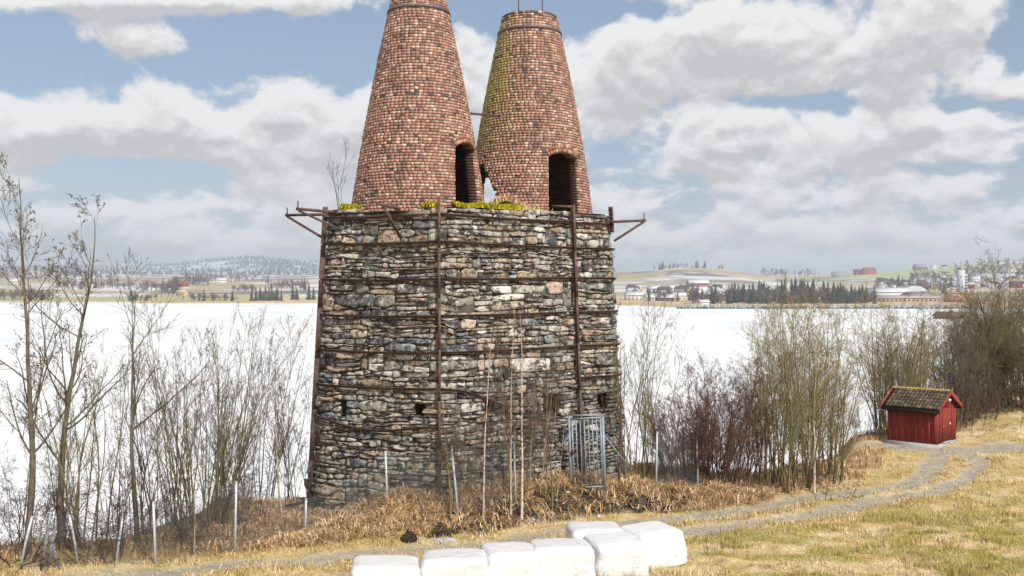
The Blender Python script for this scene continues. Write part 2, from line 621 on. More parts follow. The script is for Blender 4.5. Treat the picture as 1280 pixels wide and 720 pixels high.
def dist_to(P, x, y):
    x = np.asarray(x, float)
    sh = x.shape
    x = x.ravel()
    y = np.asarray(y, float).ravel()
    d = np.full(x.shape, 1e9)
    lo, hi = P.min(0) - 2.5, P.max(0) + 2.5
    sel = (x > lo[0]) & (x < hi[0]) & (y > lo[1]) & (y < hi[1])
    xs, ys = x[sel], y[sel]
    ds = np.full(xs.shape, 1e9)
    for a in P:
        ds = np.minimum(ds, (xs - a[0]) ** 2 + (ys - a[1]) ** 2)
    d[sel] = np.sqrt(ds)
    return d.reshape(sh)


def gravel_amount(x, y):
    wob = (N1.fbm(x, y, 3, 1.6) - 0.5) * 0.5
    g = np.zeros(np.shape(x))
    for P, hw in ((RUTS[0], 0.42), (RUTS[1], 0.36), (RUTS[2], 0.85)):
        d = dist_to(P, x, y) + wob
        g = np.maximum(g, 1 - sstep(hw * 0.6, hw * 1.35, d))
    return g


def bank_amount(x, y):
    """0 outside, 1 well on the grassy bank before the kiln"""
    toe = np.interp(x, TOE_X, TOE_Y)
    s = y - toe + (N2.fbm(x, y, 3, 0.9) - 0.5) * 0.7
    m = sstep(-0.1, 0.35, s) * sstep(-9.5, -7.5, x) * (1 - sstep(6.5, 8.0, x))
    return m, s


def height(x, y, fine=True):
    x = np.asarray(x, float)
    y = np.asarray(y, float)
    e = np.interp(x, EDGE_X, EDGE_Y)
    s = y - e + (N1.fbm(x, y, 2, 0.5) - 0.5) * 1.2
    drop = np.where(s > 0, 0.10 * np.minimum(s, 3) ** 2 / 3 + 0.42 * np.maximum(s - 1.2, 0), 0)
    h = -np.minimum(drop, 9.5)
    toe = np.interp(x, TOE_X, TOE_Y)
    bt = y - toe
    bankz = np.interp(x, TOP_X, TOP_Z, left=0.0, right=0.0)
    h = h + bankz * sstep(-0.15, 1.75, bt) * (1 - sstep(-0.5, 6.0, y - e) * (x < -5.6))
    # hump left of the kiln
    h = h + 0.38 * np.exp(-((x + 7.1) / 1.1) ** 2 - ((y - 25.4) / 1.2) ** 2)
    # hillside rising to where the photographer stands
    h = h + np.where(y < 19.0, 0.235 * (19.0 - y), 0)
    # rise to the right of the hut
    h = h + 0.7 * sstep(18.5, 23, x) * sstep(40.5, 44, y) * (s < 4)
    if fine:
        h = h + (N2.fbm(x, y, 4, 0.8) - 0.5) * 0.16
        b, _ = bank_amount(x, y)
        h = h + b * (N3.fbm(x, y, 4, 1.7) - 0.45) * 0.55
        g = gravel_amount(x, y)
        h = h - 0.05 * g + (N3.fbm(x, y, 3, 3.0) - 0.5) * 0.05
    return h


def hz(x, y):
    return float(height(np.array([x]), np.array([y]))[0])


def axis(*parts):
    out = []
    for a, b, s in parts:
        out.append(np.arange(a, b, s))
    return np.concatenate(out + [[parts[-1][1]]])


def ground_colors(x, y, h):
    """the turf, litter, gravel and soil themselves"""
    n1 = 0.5 * N1.fbm(x * 0.5, y * 1.2, 5, 0.7) + 0.5 * N3.fbm(x * 0.8 + 40, y * 1.6, 5, 1.9)
    n2 = N2.fbm(x, y, 4, 1.7)
    n3 = N3.fbm(x, y, 4, 3.1)
    straw = np.array([0.54, 0.40, 0.18])
    pale = np.array([0.66, 0.52, 0.32])
    green = np.array([0.30, 0.28, 0.06])
    brown = np.array([0.27, 0.165, 0.075])
    soil = np.array([0.035, 0.026, 0.02])
    gravel = np.array([0.37, 0.325, 0.255])
    c = straw + (pale - straw) * sstep(0.40, 0.68, n2)[..., None]
    fieldmask = sstep(2.0, 6.0, x) * sstep(30, 24, y) + 0.35
    gr = np.clip(sstep(0.42, 0.60, n1) * fieldmask, 0, 1) * 0.72
    c = c + (green - c) * gr[..., None]
    c = c + (brown - c) * (sstep(0.62, 0.75, n3) * 0.45)[..., None]
    b, s = bank_amount(x, y)
    bc = brown * 1.1 + (straw * 0.9 - brown * 1.1) * sstep(0.35, 0.65, n3)[..., None]
    c = c + (bc - c) * b[..., None]
    # bare dark soil at the foot of the bank, right of the middle
    sm = sstep(-2.4, -0.2, x) * (1 - sstep(4.4, 6.0, x)) * sstep(-0.15, 0.2, s) * (1 - sstep(0.7, 1.25, s)) * sstep(0.36, 0.55, n3 + 0.10)
    c = c + (soil - c) * np.clip(sm, 0, 1)[..., None]
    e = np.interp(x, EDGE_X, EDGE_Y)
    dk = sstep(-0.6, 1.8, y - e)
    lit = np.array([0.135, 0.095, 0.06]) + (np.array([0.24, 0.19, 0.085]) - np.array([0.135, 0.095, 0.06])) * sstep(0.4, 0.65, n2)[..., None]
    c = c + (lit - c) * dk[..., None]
    c = np.where((h < -5.8)[..., None], np.array([0.8, 0.8, 0.8]), c)
    g = gravel_amount(x, y)
    gv = gravel * (0.8 + 0.45 * n3)[..., None]
    c = c + (gv - c) * (g * 0.92)[..., None]
    return c, g, b, sm


gx = axis((-160, -30, 6.0), (-30, -13, 0.5), (-13, 24, 0.14), (24, 34, 0.4), (34, 160, 6.0))
gy = axis((-25, 10, 2.0), (10, 18, 0.4), (18, 44, 0.13), (44, 62, 0.6), (62, 130, 4.0))
GX, GY = np.meshgrid(gx, gy, indexing='ij')
GH = height(GX, GY)
GC, GG, GB, GS = ground_colors(GX, GY, GH)
nx, ny = GX.shape
idx = np.arange(nx * ny).reshape(nx, ny)
Q = np.stack([idx[:-1, :-1], idx[1:, :-1], idx[1:, 1:], idx[:-1, 1:]], -1).reshape(-1, 4)
Vg = np.stack([GX, GY, GH], -1).reshape(-1, 3)
gf = GG.ravel()[Q].mean(1) > 0.5
for nm, sel in (('ground', ~gf), ('track', gf)):
    q = Q[sel]
    used = np.unique(q)
    remap = np.full(nx * ny, -1)
    remap[used] = np.arange(len(used))
    o = link(nm, make_mesh(nm, Vg[used], remap[q], GC.reshape(-1, 3)[used], smooth=True), M['ground'])
    tag(o, kind='structure')

LAKE_Z = -7.0
me = make_mesh('lake', [(-3500, 30, LAKE_Z), (3500, 30, LAKE_Z), (3500, 1400, LAKE_Z), (-3500, 1400, LAKE_Z)], [[(0, 1, 2, 3)]])
tag(link('lake', me, M['snow']), kind='structure')

# ------------------------------------------------------------------ far shore
SH_X = [-3500, -300, -60, 60, 95, 112, 125, 3500]
SH_Y = [850, 850, 850, 760, 735, 650, 628, 628]
APX = np.array([-900, 0, 200, 310, 400, 640, 780, 850, 1000, 1100, 1150, 1230, 1400, 2300])
AD = np.array([900, 1000, 1300, 1700, 2500, 3300, 4600, 7000])
AZ = np.array([
    [-5, -5, -5, -5, -5, -5, -5, -5, -5, -5, -5, -5, -5, -5],
    [-2, -2, -2, -2, -2, -2, 0, 0, 0, 0, 0, 0, 0, 0],
    [10, 10, 8, 8, 8, 6, 4, 4, 4, 6, 7, 10, 12, 14],
    [28, 26, 20, 17, 18, 18, 14, 18, 14, 20, 24, 30, 40, 44],
    [60, 48, 36, 30, 34, 36, 46, 58, 34, 44, 54, 70, 92, 100],
    [75, 60, 50, 52, 54, 50, 52, 62, 40, 50, 60, 80, 110, 120],
    [120, 104, 106, 146, 124, 100, 62, 62, 50, 60, 70, 90, 120, 140],
    [100, 90, 90, 100, 95, 80, 55, 55, 45, 50, 60, 80, 100, 110]], float)


def far_height(x, y):
    x = np.asarray(x, float)
    y = np.asarray(y, float)
    apx = np.clip(x / y * F + 640, APX[0], APX[-1])
    Dd = np.clip(y, AD[0], AD[-1])
    i = np.clip(np.searchsorted(APX, apx) - 1, 0, len(APX) - 2)
    j = np.clip(np.searchsorted(AD, Dd) - 1, 0, len(AD) - 2)
    fx = (apx - APX[i]) / (APX[i + 1] - APX[i])
    fy = (Dd - AD[j]) / (AD[j + 1] - AD[j])
    fx = fx * fx * (3 - 2 * fx)
    z = (AZ[j, i] * (1 - fx) + AZ[j, i + 1] * fx) * (1 - fy) + (AZ[j + 1, i] * (1 - fx) + AZ[j + 1, i + 1] * fx) * fy
    s = y - np.interp(x, SH_X, SH_Y)
    rise = -9 + 3.4 * sstep(-6, 8, s) + 0.01 * np.maximum(s, 0)
    k = sstep(20, 260, s)
    z = rise * (1 - k) + z * k
    z = z + (N1.fbm(x, y, 4, 1 / 260.0) - 0.5) * np.clip((y - 900) / 1500, 0, 1) * 16
    return z


fx_ = axis((-3500, -900, 60), (-900, 1100, 9.0), (1100, 3500, 60))
fy_ = axis((600, 1000, 6.0), (1000, 1900, 12.0), (1900, 3600, 30), (3600, 7000, 90))
FX, FY = np.meshgrid(fx_, fy_, indexing='ij')
FZ = far_height(FX, FY)
S_ = FY - np.interp(FX, SH_X, SH_Y)
# field parcels: a jittered cell pattern gives each parcel one crop
cx = FX / 105.0 + (N1.fbm(FX, FY, 2, 1 / 170.) - .5) * 1.2
cyy = np.log(np.maximum(FY, 1) / 600.0) * 11.0 + (N2.fbm(FX, FY, 2, 1 / 260.) - .5) * 0.9
cell = (np.floor(cx).astype(int) * 7919 + np.floor(cyy).astype(int) * 104729) % 997
cr = np.random.default_rng(5).random(997)[cell]
pal = np.array([[0.40, 0.31, 0.19], [0.56, 0.57, 0.59], [0.17, 0.13, 0.11], [0.30, 0.28, 0.13], [0.46, 0.37, 0.25], [0.40, 0.32, 0.22], [0.24, 0.20, 0.17]])
FC = pal[np.clip((cr * 7).astype(int), 0, 6)].copy()
snow_m = sstep(0.54, 0.64, N3.fbm(FX, FY, 4, 1 / 90.0))
FC += (np.array([0.60, 0.61, 0.63]) - FC) * (snow_m * sstep(900, 1300, FY) * 0.9)[..., None]
# reed and stubble strip along the water
strip = sstep(3, 12, S_) * (1 - sstep(120, 190, S_))
st_col = np.where((FX < -90)[..., None], np.where((FX < -235)[..., None], np.array([0.36, 0.34, 0.16]), np.array([0.50, 0.40, 0.23])), np.array([0.50, 0.36, 0.20]))
FC += (st_col - FC) * strip[..., None]
# green hill pasture on the right
gm = np.exp(-((FX / FY * F + 640 - 1135) / 85.0) ** 2) * sstep(1750, 1950, FY) * (1 - sstep(2650, 2800, FY))
FC += (np.array([0.36, 0.40, 0.17]) - FC) * np.clip(gm * 1.6, 0, 1)[..., None]
# far wooded ridge with snow between the trees
rm = sstep(2900, 3400, FY)
fr = N2.fbm(FX, FY, 5, 1 / 160.0)
rid = np.array([0.10, 0.13, 0.16]) + (np.array([0.56, 0.59, 0.62]) - np.array([0.10, 0.13, 0.16])) * sstep(0.46, 0.60, fr)[..., None]
FC += (rid - FC) * rm[..., None]
# stony edge
sb = (1 - sstep(2, 7, S_)) * (FX > 100)
FC += (np.array([0.27, 0.30, 0.31]) - FC) * sb[..., None]
nx, ny = FX.shape
idx = np.arange(nx * ny).reshape(nx, ny)
Q = np.stack([idx[:-1, :-1], idx[1:, :-1], idx[1:, 1:], idx[:-1, 1:]], -1).reshape(-1, 4)
tag(link('far_shore_terrain', make_mesh('far_shore_terrain', np.stack([FX, FY, FZ], -1).reshape(-1, 3), Q, FC.reshape(-1, 3), smooth=True), M['far']), kind='structure')


# ------------------------------------------------------------------ the kiln
kiln = empty('lime_kiln', (-0.8, 29.5, 0.0))
tag(kiln, 'ruined rubble-stone lime kiln with two conical brick chimneys and rusty iron bands', 'kiln')
KOFF = np.array([-0.8, 29.5, 0.0])
POLY = np.array([(-5.15, 26.9), (-1.89, 25.55), (2.94, 28.6), (3.12, 31.8), (1.2, 34.0), (-3.4, 33.3), (-5.5, 30.4)])


def round_poly(P, r=0.45, step=0.04):
    out = []
    k = len(P)
    for i in range(k):
        a, b, c = P[i - 1], P[i], P[(i + 1) % k]
        t1 = norm(a - b)
        t2 = norm(c - b)
        p1, p2 = b + t1 * r, b + t2 * r
        for t in np.linspace(0, 1, 9):
            out.append((1 - t) ** 2 * p1 + 2 * t * (1 - t) * b + t * t * p2)
    out = np.array(out + [out[0]])
    L = np.concatenate([[0], np.cumsum(np.linalg.norm(np.diff(out, axis=0), axis=1))])
    m = int(L[-1] / step)
    u = np.linspace(0, L[-1], m)
    return np.stack([np.interp(u, L, out[:, 0]), np.interp(u, L, out[:, 1])], 1), u


RP, RU = round_poly(POLY)
UMAX = RU[-1]
tg = norm(np.roll(RP, -2, 0) - np.roll(RP, 2, 0))
tg[0] = tg[1]; tg[-1] = tg[-2]
RN = np.stack([tg[:, 1], -tg[:, 0]], 1)                 # outward
BATTER = 0.060


def wall(u, z, d):
    """point on the kiln wall: u along the plan, z height, d outward"""
    u = np.asarray(u, float) % UMAX
    x = np.interp(u, RU, RP[:, 0])
    y = np.interp(u, RU, RP[:, 1])
    nx_ = np.interp(u, RU, RN[:, 0])
    ny_ = np.interp(u, RU, RN[:, 1])
    o = BATTER * (6.0 - np.asarray(z, float)) + d
    return np.stack([x + nx_ * o, y + ny_ * o, np.broadcast_to(z, np.shape(x)) * 1.0], -1)


def u_at(pt):
    return RU[np.argmin(((RP - np.asarray(pt)) ** 2).sum(1))]


U_A, U_B, U_D, U_E = u_at(POLY[0]), u_at(POLY[1]), u_at(POLY[2]), u_at(POLY[3])


def u_px(px, z=5.0):
    """place on the two front faces that stands at this bearing"""
    us = np.linspace(U_A - 0.4, U_D + 0.3, 900)
    p = wall(us, z, 0)
    return us[np.argmin(np.abs(p[:, 0] / p[:, 1] * F + 640 - px))]


def to_z(py, D):
    return CAMZ + (360 - py) / F * D


ZTOP = 8.14
HOLES = []      # putlog holes: u0,u1,z0,z1
for px0, px1, py0, py1 in ((424, 432, 505, 521), (517, 528, 508, 521), (608, 619, 502, 516), (680, 699, 492, 520), (749, 760, 494, 508)):
    zc = to_z((py0 + py1) / 2, 26.5)
    ua, ub = u_px(px0, zc), u_px(px1, zc)
    p = wall((ua + ub) / 2, zc, 0)
    HOLES.append((ua, ub, to_z(py1, p[1]), to_z(py0, p[1])))

srng = np.random.default_rng(23)


def stone_rows():
    """irregular bedded courses: list of (u0,u1,bottom(u),top(u))"""
    z = -0.5
    levels = [z]
    while z < ZTOP - 0.05:
        z += float(np.clip(srng.lognormal(math.log(0.124), 0.52), 0.055, 0.33))
        levels.append(z)
    levels[-1] = ZTOP
    ku = np.sort(np.concatenate([[0, UMAX + 0.5], srng.uniform(0, UMAX + 0.5, int(UMAX / 0.55))]))
    lines = []
    for i, L in enumerate(levels):
        a = 0.0 if i == 0 else 0.036
        lines.append(L + srng.normal(0, a, len(ku)))
    for i in range(1, len(lines)):
        lines[i] = np.maximum(lines[i], lines[i - 1] + 0.035)
    lines[-1] = np.minimum(lines[-1], ZTOP + srng.uniform(-0.05, 0.06, len(ku)))
    lines[-1] = np.maximum(lines[-1], lines[-2] + 0.02)
    return ku, lines


PAL = np.array([[0.29, 0.275, 0.25], [0.40, 0.38, 0.345], [0.58, 0.55, 0.51], [0.14, 0.142, 0.145], [0.08, 0.08, 0.082], [0.40, 0.32, 0.22],
                [0.46, 0.34, 0.28], [0.22, 0.24, 0.26], [0.30, 0.24, 0.18], [0.55, 0.53, 0.49]])
PW = np.array([0.19, 0.20, 0.08, 0.12, 0.06, 0.10, 0.08, 0.08, 0.06, 0.03])
PW = PW / PW.sum()


def stone_geom(poly, proud):
    """poly: outline in (u,z), counter-clockwise; returns verts (in world), quads, tris"""
    poly = np.asarray(poly)
    k = len(poly)
    c = poly.mean(0)
    ext = poly.max(0) - poly.min(0)
    ins = np.minimum(0.024 / np.maximum(ext, 0.05), 0.25)
    ring2 = c + (poly - c) * (1 - ins * srng.uniform(0.5, 1.6, (k, 1)))
    ring3 = c + (poly - c) * 0.5
    tilt = srng.normal(0, 0.10, 2)
    back = wall(poly[:, 0], poly[:, 1], -0.14)
    d1 = proud - 0.016 + srng.normal(0, 0.006, k) + (poly - c) @ tilt
    r1 = wall(poly[:, 0], poly[:, 1], d1)
    d2 = proud + srng.normal(0, 0.007, k) + (ring2 - c) @ tilt
    r2 = wall(ring2[:, 0], ring2[:, 1], d2)
    d3 = proud + 0.003 + srng.normal(0, 0.013, k) + (ring3 - c) @ tilt
    r3 = wall(ring3[:, 0], ring3[:, 1], d3)
    V = np.concatenate([back, r1, r2, r3, wall(c[None, 0], c[None, 1], proud + srng.normal(0.004, 0.01))])
    Qs = []
    for r in range(3):
        for i in range(k):
            j = (i + 1) % k
            Qs.append((r * k + i, r * k + j, (r + 1) * k + j, (r + 1) * k + i))
    T = [(3 * k + i, 3 * k + (i + 1) % k, 4 * k) for i in range(k)]
    return V, Qs, T


def build_stones():
    ku, lines = stone_rows()
    nrow = len(lines) - 1
    blocked = [[] for _ in range(nrow)]
    for (a, b, z0, z1) in HOLES:
        for r in range(nrow):
            mid_a = np.interp((a + b) / 2, ku, lines[r])
            mid_b = np.interp((a + b) / 2, ku, lines[r + 1])
            ov = min(z1, mid_b) - max(z0, mid_a)
            if ov > 0.35 * (mid_b - mid_a):
                blocked[r].append((a, b))
    cells = []
    for r in range(nrow - 1, -1, -1):
        u = 0.0
        bl = sorted(blocked[r])
        hmean = float(np.mean(lines[r + 1] - lines[r]))
        while u < UMAX - 0.05:
            w_ = float(np.clip(srng.lognormal(math.log(0.24 + 1.2 * hmean), 0.60), 0.09, 1.3))
            e = min(u + w_, UMAX)
            if UMAX - e < 0.12:
                e = UMAX
            hit = [b for b in bl if b[0] < e and b[1] > u]
            if hit:
                b = hit[0]
                if b[0] - u > 0.06:
                    e = b[0]
                else:
                    u = b[1]
                    continue
            low = r
            if r > 1 and srng.random() < 0.2 and e - u > 0.2 and not any(bb[0] < e and bb[1] > u for bb in blocked[r - 1]):
                low = r - 1
                blocked[r - 1].append((u, e))
            cells.append((u, e, low, r + 1))
            u = e
    stones = []
    for (u0, u1, lo, hi) in cells:
        h = np.interp((u0 + u1) / 2, ku, lines[hi]) - np.interp((u0 + u1) / 2, ku, lines[lo])
        parts = [(0.0, 1.0)]
        rr = srng.random()
        if h > 0.17 and rr < 0.42:
            s = srng.uniform(0.3, 0.7)
            parts = [(0, s), (s, 1)]
        elif h > 0.28 and rr < 0.75:
            parts = [(0, .33), (.33, .68), (.68, 1)]
        for (t0, t1) in parts:
            jt = 0.008 + srng.uniform(0, 0.013)
            sl0, sl1 = srng.normal(0, 0.022, 2)
            segs = max(2, min(5, int((u1 - u0) / 0.17) + 1))
            ts = np.linspace(0, 1, segs + 1)
            g = srng.normal(0, 0.018) if len(parts) > 1 else 0
            def line(t, sgn):
                us = u0 + jt + (u1 - u0 - 2 * jt) * ts
                b = np.interp(us, ku, lines[lo])
                tp = np.interp(us, ku, lines[hi])
                z = b + (tp - b) * t - sgn * jt * 0.8 + srng.normal(0, 0.008, len(us))
                if 0 < t < 1:
                    z = z + g * (ts - 0.5) * 2
                return np.stack([us, z], 1)
            bot = line(t0, -1)
            top = line(t1, 1)
            hh = top[:, 1] - bot[:, 1]
            if hh.max() < 0.02:
                continue
            top[:, 1] = np.maximum(top[:, 1], bot[:, 1] + 0.015)
            # rounded, slanted ends
            ch = min(0.024, 0.22 * hh.min() + 0.003)
            bot[0, 1] += ch * srng.uniform(0.2, 1.3); bot[-1, 1] += ch * srng.uniform(0.2, 1.3)
            top[0, 1] -= ch * srng.uniform(0.2, 1.3); top[-1, 1] -= ch * srng.uniform(0.2, 1.3)
            bot[0, 1] = min(bot[0, 1], top[0, 1] - 0.004); bot[-1, 1] = min(bot[-1, 1], top[-1, 1] - 0.004)
            bot[1:-1, 0] += srng.normal(0, 0.012, segs - 1)
            top[0, 0] += abs(sl0); bot[-1, 0] -= abs(sl1)
            poly = np.concatenate([bot, top[::-1]])
            proud = max(-0.03, srng.normal(0.006, 0.030))
            V, Qs, T = stone_geom(poly, proud)
            area = (u1 - u0) * float(hh.mean())
            col = PAL[srng.choice(len(PAL), p=PW)] * srng.uniform(0.78, 1.2)
            zc = poly[:, 1].mean()
            uc = poly[:, 0].mean()
            # stones blend towards one dark grey near the foot of the wall
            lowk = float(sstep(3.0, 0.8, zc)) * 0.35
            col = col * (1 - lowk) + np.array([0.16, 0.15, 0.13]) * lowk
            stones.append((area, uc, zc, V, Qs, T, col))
    return stones


stones = build_stones()
front = [i for i, s in enumerate(stones) if U_A - 0.15 < s[1] < U_D + 0.15 and s[2] > 0.3]
front.sort(key=lambda i: -stones[i][0])
single = set(front[:300])
mb = MB()
for i, s in enumerate(stones):
    if i not in single:
        mb.add(s[3] - KOFF, s[4], s[5], s[6])
# the wall behind the stones
core = MB()
us = np.linspace(0, UMAX, 240)
zs = np.linspace(-0.8, ZTOP - 0.05, 64)
Pw = wall(us[:, None] + 0 * zs[None], np.broadcast_to(zs[None], (240, 64)), -0.065)
ii = np.arange(240 * 64).reshape(240, 64)
Qc = np.stack([ii[:-1, :-1], ii[1:, :-1], ii[1:, 1:], ii[:-1, 1:]], -1).reshape(-1, 4)
um = (us[:-1] + us[1:]) / 2
zm = (zs[:-1] + zs[1:]) / 2
UU, ZZ = np.meshgrid(um, zm, indexing='ij')
keep = np.ones(UU.shape, bool)
for (a, b, z0, z1) in HOLES:
    keep &= ~((UU > a - 0.02) & (UU < b + 0.02) & (ZZ > z0 - 0.02) & (ZZ < z1 + 0.02))
core.add(Pw.reshape(-1, 3) - KOFF, Qc[keep.ravel()])
stone_wall = core.build('wall_core', M['core'], kiln, smooth=False)
tag(stone_wall, kind='stuff')
rest = mb.build('stonework', M['stone'], kiln)
tag(rest, 'smaller rubble stones of the kiln wall', kind='stuff')
for i in front[:300]:
    a, uc, zc, V, Qs, T, col = stones[i]
    one = MB()
    one.add(V - KOFF, Qs, T, col)
    one.build('stone', M['stone'], stone_wall)
for (a, b, z0, z1) in HOLES:
    hb = MB()
    corners = lambda d: [wall(a - 0.05, z0 - 0.05, d), wall(b + 0.05, z0 - 0.05, d), wall(b + 0.05, z1 + 0.05, d), wall(a - 0.05, z1 + 0.05, d)]
    V = np.array(corners(-0.09) + corners(-0.8)) - KOFF
    hb.add(V, [(0, 1, 5, 4), (1, 2, 6, 5), (2, 3, 7, 6), (3, 0, 4, 7), (4, 5, 6, 7)])
    hb.build('putlog_hole', M['soot'], kiln)  # recess box coloured dark, standing for the shade in the hole

# top of the wall: earth, moss, litter
ring_u = np.linspace(0, UMAX, 121)[:-1]
ring = wall(ring_u, np.full(120, ZTOP), -0.12)
cen = ring.mean(0)
tv = []
tcn = []
for t in np.linspace(1, 0, 26)[:-1]:
    p = cen + (ring - cen) * t
    z = 8.13 + 0.08 * (1 - t) ** 0.6 + (N1.fbm(p[:, 0], p[:, 1], 4, 1.9) - 0.45) * 0.16 * min(1, (1 - t) * 12 + 0.25)
    p = p.copy()
    p[:, 2] = z
    tv.append(p)
    ms = sstep(0.40, 0.55, N2.fbm(p[:, 0], p[:, 1], 4, 1.1))[:, None]
    tcn.append(np.array([0.20, 0.15, 0.09]) * (1 - ms) + np.array([0.40, 0.33, 0.035]) * ms)
tv = np.concatenate(tv)
tcn = np.concatenate(tcn)
nr = 25
ii = np.arange(nr * 120).reshape(nr, 120)
Qt = np.stack([ii[:-1], np.roll(ii[:-1], -1, 1), np.roll(ii[1:], -1, 1), ii[1:]], -1).reshape(-1, 4)
Tt = np.array([(ii[-1, i], ii[-1, (i + 1) % 120], nr * 120) for i in range(120)])
me = make_mesh('wall_top', np.concatenate([tv, [cen + np.array([0, 0, 0.10])]]) - KOFF, [Qt, Tt], np.concatenate([tcn, tcn[-1:]]), smooth=True)
link('wall_top', me, M['moss'], kiln)

# ---- brick chimneys
BPAL = np.array([[0.31, 0.12, 0.085], [0.37, 0.16, 0.115], [0.25, 0.095, 0.075], [0.47, 0.29, 0.21], [0.58, 0.44, 0.33], [0.13, 0.08, 0.07], [0.085, 0.065, 0.06], [0.38, 0.21, 0.155]])
BW = np.array([0.16, 0.20, 0.09, 0.16, 0.17, 0.06, 0.03, 0.13])
BW = BW / BW.sum()
COURSE = 0.082


def chimney(center, r0, r1, z0, z1, bulge, door_phi, door_w, seed, ragged=None, lichen=0.0, hoop_z=None, putlogs=(), upright=0.8):
    r_ = np.random.default_rng(seed)
    cx0, cy0 = center
    H = z1 - z0
    nC = int(H / COURSE)

    def rad(z):
        t = (z - z0) / H
        return r0 + (r1 - r0) * t + bulge * 4 * t * (1 - t)

    spring, rise, hw = 1.80, 0.15, door_w / 2
    Ra = (hw * hw + rise * rise) / (2 * rise)
    zc_arch = spring + rise - Ra
    RINGT = 0.215
    base_phi = door_phi

    def dphi(z):
        return base_phi + upright * (math.asin(min(0.95, rad(z0) * sin(base_phi) / rad(z))) - base_phi)


    def openings(zl, outer):
        """angular intervals open at height zl above the base"""
        out = []
        z = z0 + zl
        r = rad(z)
        half = None
        if zl < spring:
            half = hw
        else:
            R = Ra + (RINGT if outer else 0)
            dz_ = zl - zc_arch
            if abs(dz_) < R:
                half = sqrt(R * R - dz_ * dz_)
                if not outer:
                    half = min(half, hw)
                else:
                    half = min(half, hw + 0.20)
        if half:
            out.append((dphi(z) - half / r, dphi(z) + half / r))
        if ragged:
            for (zb, zt, fa, fb) in ragged:
                if zb <= zl < zt:
                    t = (zl - zb) / (zt - zb)
                    a, b = fa(t), fb(t)
                    out.append((a + r_.normal(0, 0.035), b + r_.normal(0, 0.035)))
        return out

    root = empty('chimney', (cx0, cy0, z0))
    root.parent = kiln
    root.location = np.array([cx0, cy0, z0]) - KOFF
    off = np.array([cx0, cy0, z0])

    def pt(phi, r, z):
        return np.stack([np.sin(phi) * r, -np.cos(phi) * r, z - z0 + 0 * phi], -1)

    A0, A1, Z0, Z1, DP, CC, PH = [], [], [], [], [], [], []
    shell = MB()
    for ci in range(nC):
        zl = ci * COURSE
        zm_ = z0 + zl + COURSE / 2
        r = rad(zm_)
        ops_out = openings(zl + COURSE / 2, True)
        st = r_.bit_generator.state
        ops_in = openings(zl + COURSE / 2, False)
        nb = int(round(2 * pi * r / 0.124))
        ph0 = (ci % 2) * pi / nb + r_.normal(0, 0.004)
        ed = ph0 - pi + np.arange(nb + 1) * 2 * pi / nb + 0
        ed[1:-1] += r_.normal(0, 0.010 / r, nb - 1)
        for bi in range(nb):
            a, b = ed[bi], ed[bi + 1]
            segs = [(a, b)]
            for (oa, ob) in ops_out:
                ns = []
                for (s, e) in segs:
                    for k in (-2 * pi, 0, 2 * pi):
                        if oa + k < e and ob + k > s:
                            if oa + k > s + 0.015:
                                ns.append((s, oa + k))
                            if ob + k < e - 0.015:
                                ns.append((ob + k, e))
                            break
                    else:
                        ns.append((s, e))
                segs = ns
            for (s, e) in segs:
                miss = r_.random() < 0.006
                if ci > nC - 4 and r_.random() < 0.22 * (ci - nC + 4):
                    continue
                for (pp, pz) in putlogs:
                    if abs(zl - pz) < 0.05 and abs((s + e) / 2 - pp) < 0.075 / r:
                        miss = True
                dpt = -0.07 if miss else r_.normal(0.0, 0.0055)
                col = (BPAL[r_.choice(len(BPAL), p=BW)] * 0.60 + np.array([0.43, 0.27, 0.22]) * 0.47) * r_.uniform(0.72, 1.25)
                if lichen > 0:
                    pm = (s + e) / 2
                    lk = lichen * math.exp(-((pm + 1.05) / 0.55) ** 2) * float(sstep(1.2, 3.2, zl)) * (0.35 + 1.0 * float(N1.at(pm * 5, zl * 2.6)))
                    lk = min(lk * r_.uniform(0.6, 1.4), 0.85)
                    col = col * (1 - lk) + np.array([0.34, 0.30, 0.09]) * lk
                A0.append(s); A1.append(e); Z0.append(zl); DP.append(dpt); CC.append(col)
        # mortar and lining
        runs = []
        iv = sorted([((a + pi) % (2 * pi) - pi, (b - a)) for a, b in ops_in])
        if not iv:
            runs = [(-pi, pi)]
        else:
            cur = iv[0][0] + iv[0][1]
            endw = iv[0][0] + 2 * pi
            for (a, w_) in iv[1:]:
                if a > cur:
                    runs.append((cur, a))
                cur = max(cur, a + w_)
            if endw > cur:
                runs.append((cur, endw))
        for (a, b) in runs:
            full = b - a > 6.28
            if not full:
                a += 0.010 / r
                b -= 0.010 / r
            k = max(2, int((b - a) / 0.085))
            ph = np.linspace(a, b, k + 1)
            zb, zt = z0 + zl, z0 + zl + COURSE
            ro_b, ro_t = rad(zb) - 0.011, rad(zt) - 0.011
            Vv = np.concatenate([pt(ph, ro_b, zb), pt(ph, ro_t, zt), pt(ph, ro_b - 0.10, zb), pt(ph, ro_t - 0.10, zt)])
            m_ = k + 1
            q = []
            for i in range(k):
                q.append((i, i + 1, m_ + i + 1, m_ + i))
            for i in range(k):
                q.append((m_ + i, m_ + i + 1, 3 * m_ + i + 1, 3 * m_ + i))
                q.append((i + 1, i, 2 * m_ + i, 2 * m_ + i + 1))
            if not full:
                q.append((0, m_, 3 * m_, 2 * m_))
                q.append((k, 2 * m_ + k, 3 * m_ + k, m_ + k))
            shell.add(Vv, q)
            lining_runs.append((root, a, b, rad(zb) - 0.112, rad(zt) - 0.112, zl, k))
    sh = shell.build('mortar', M['brick_mortar'], root)
    tag(sh, kind='stuff')
    # sooty lining, with jambs
    ln = MB()
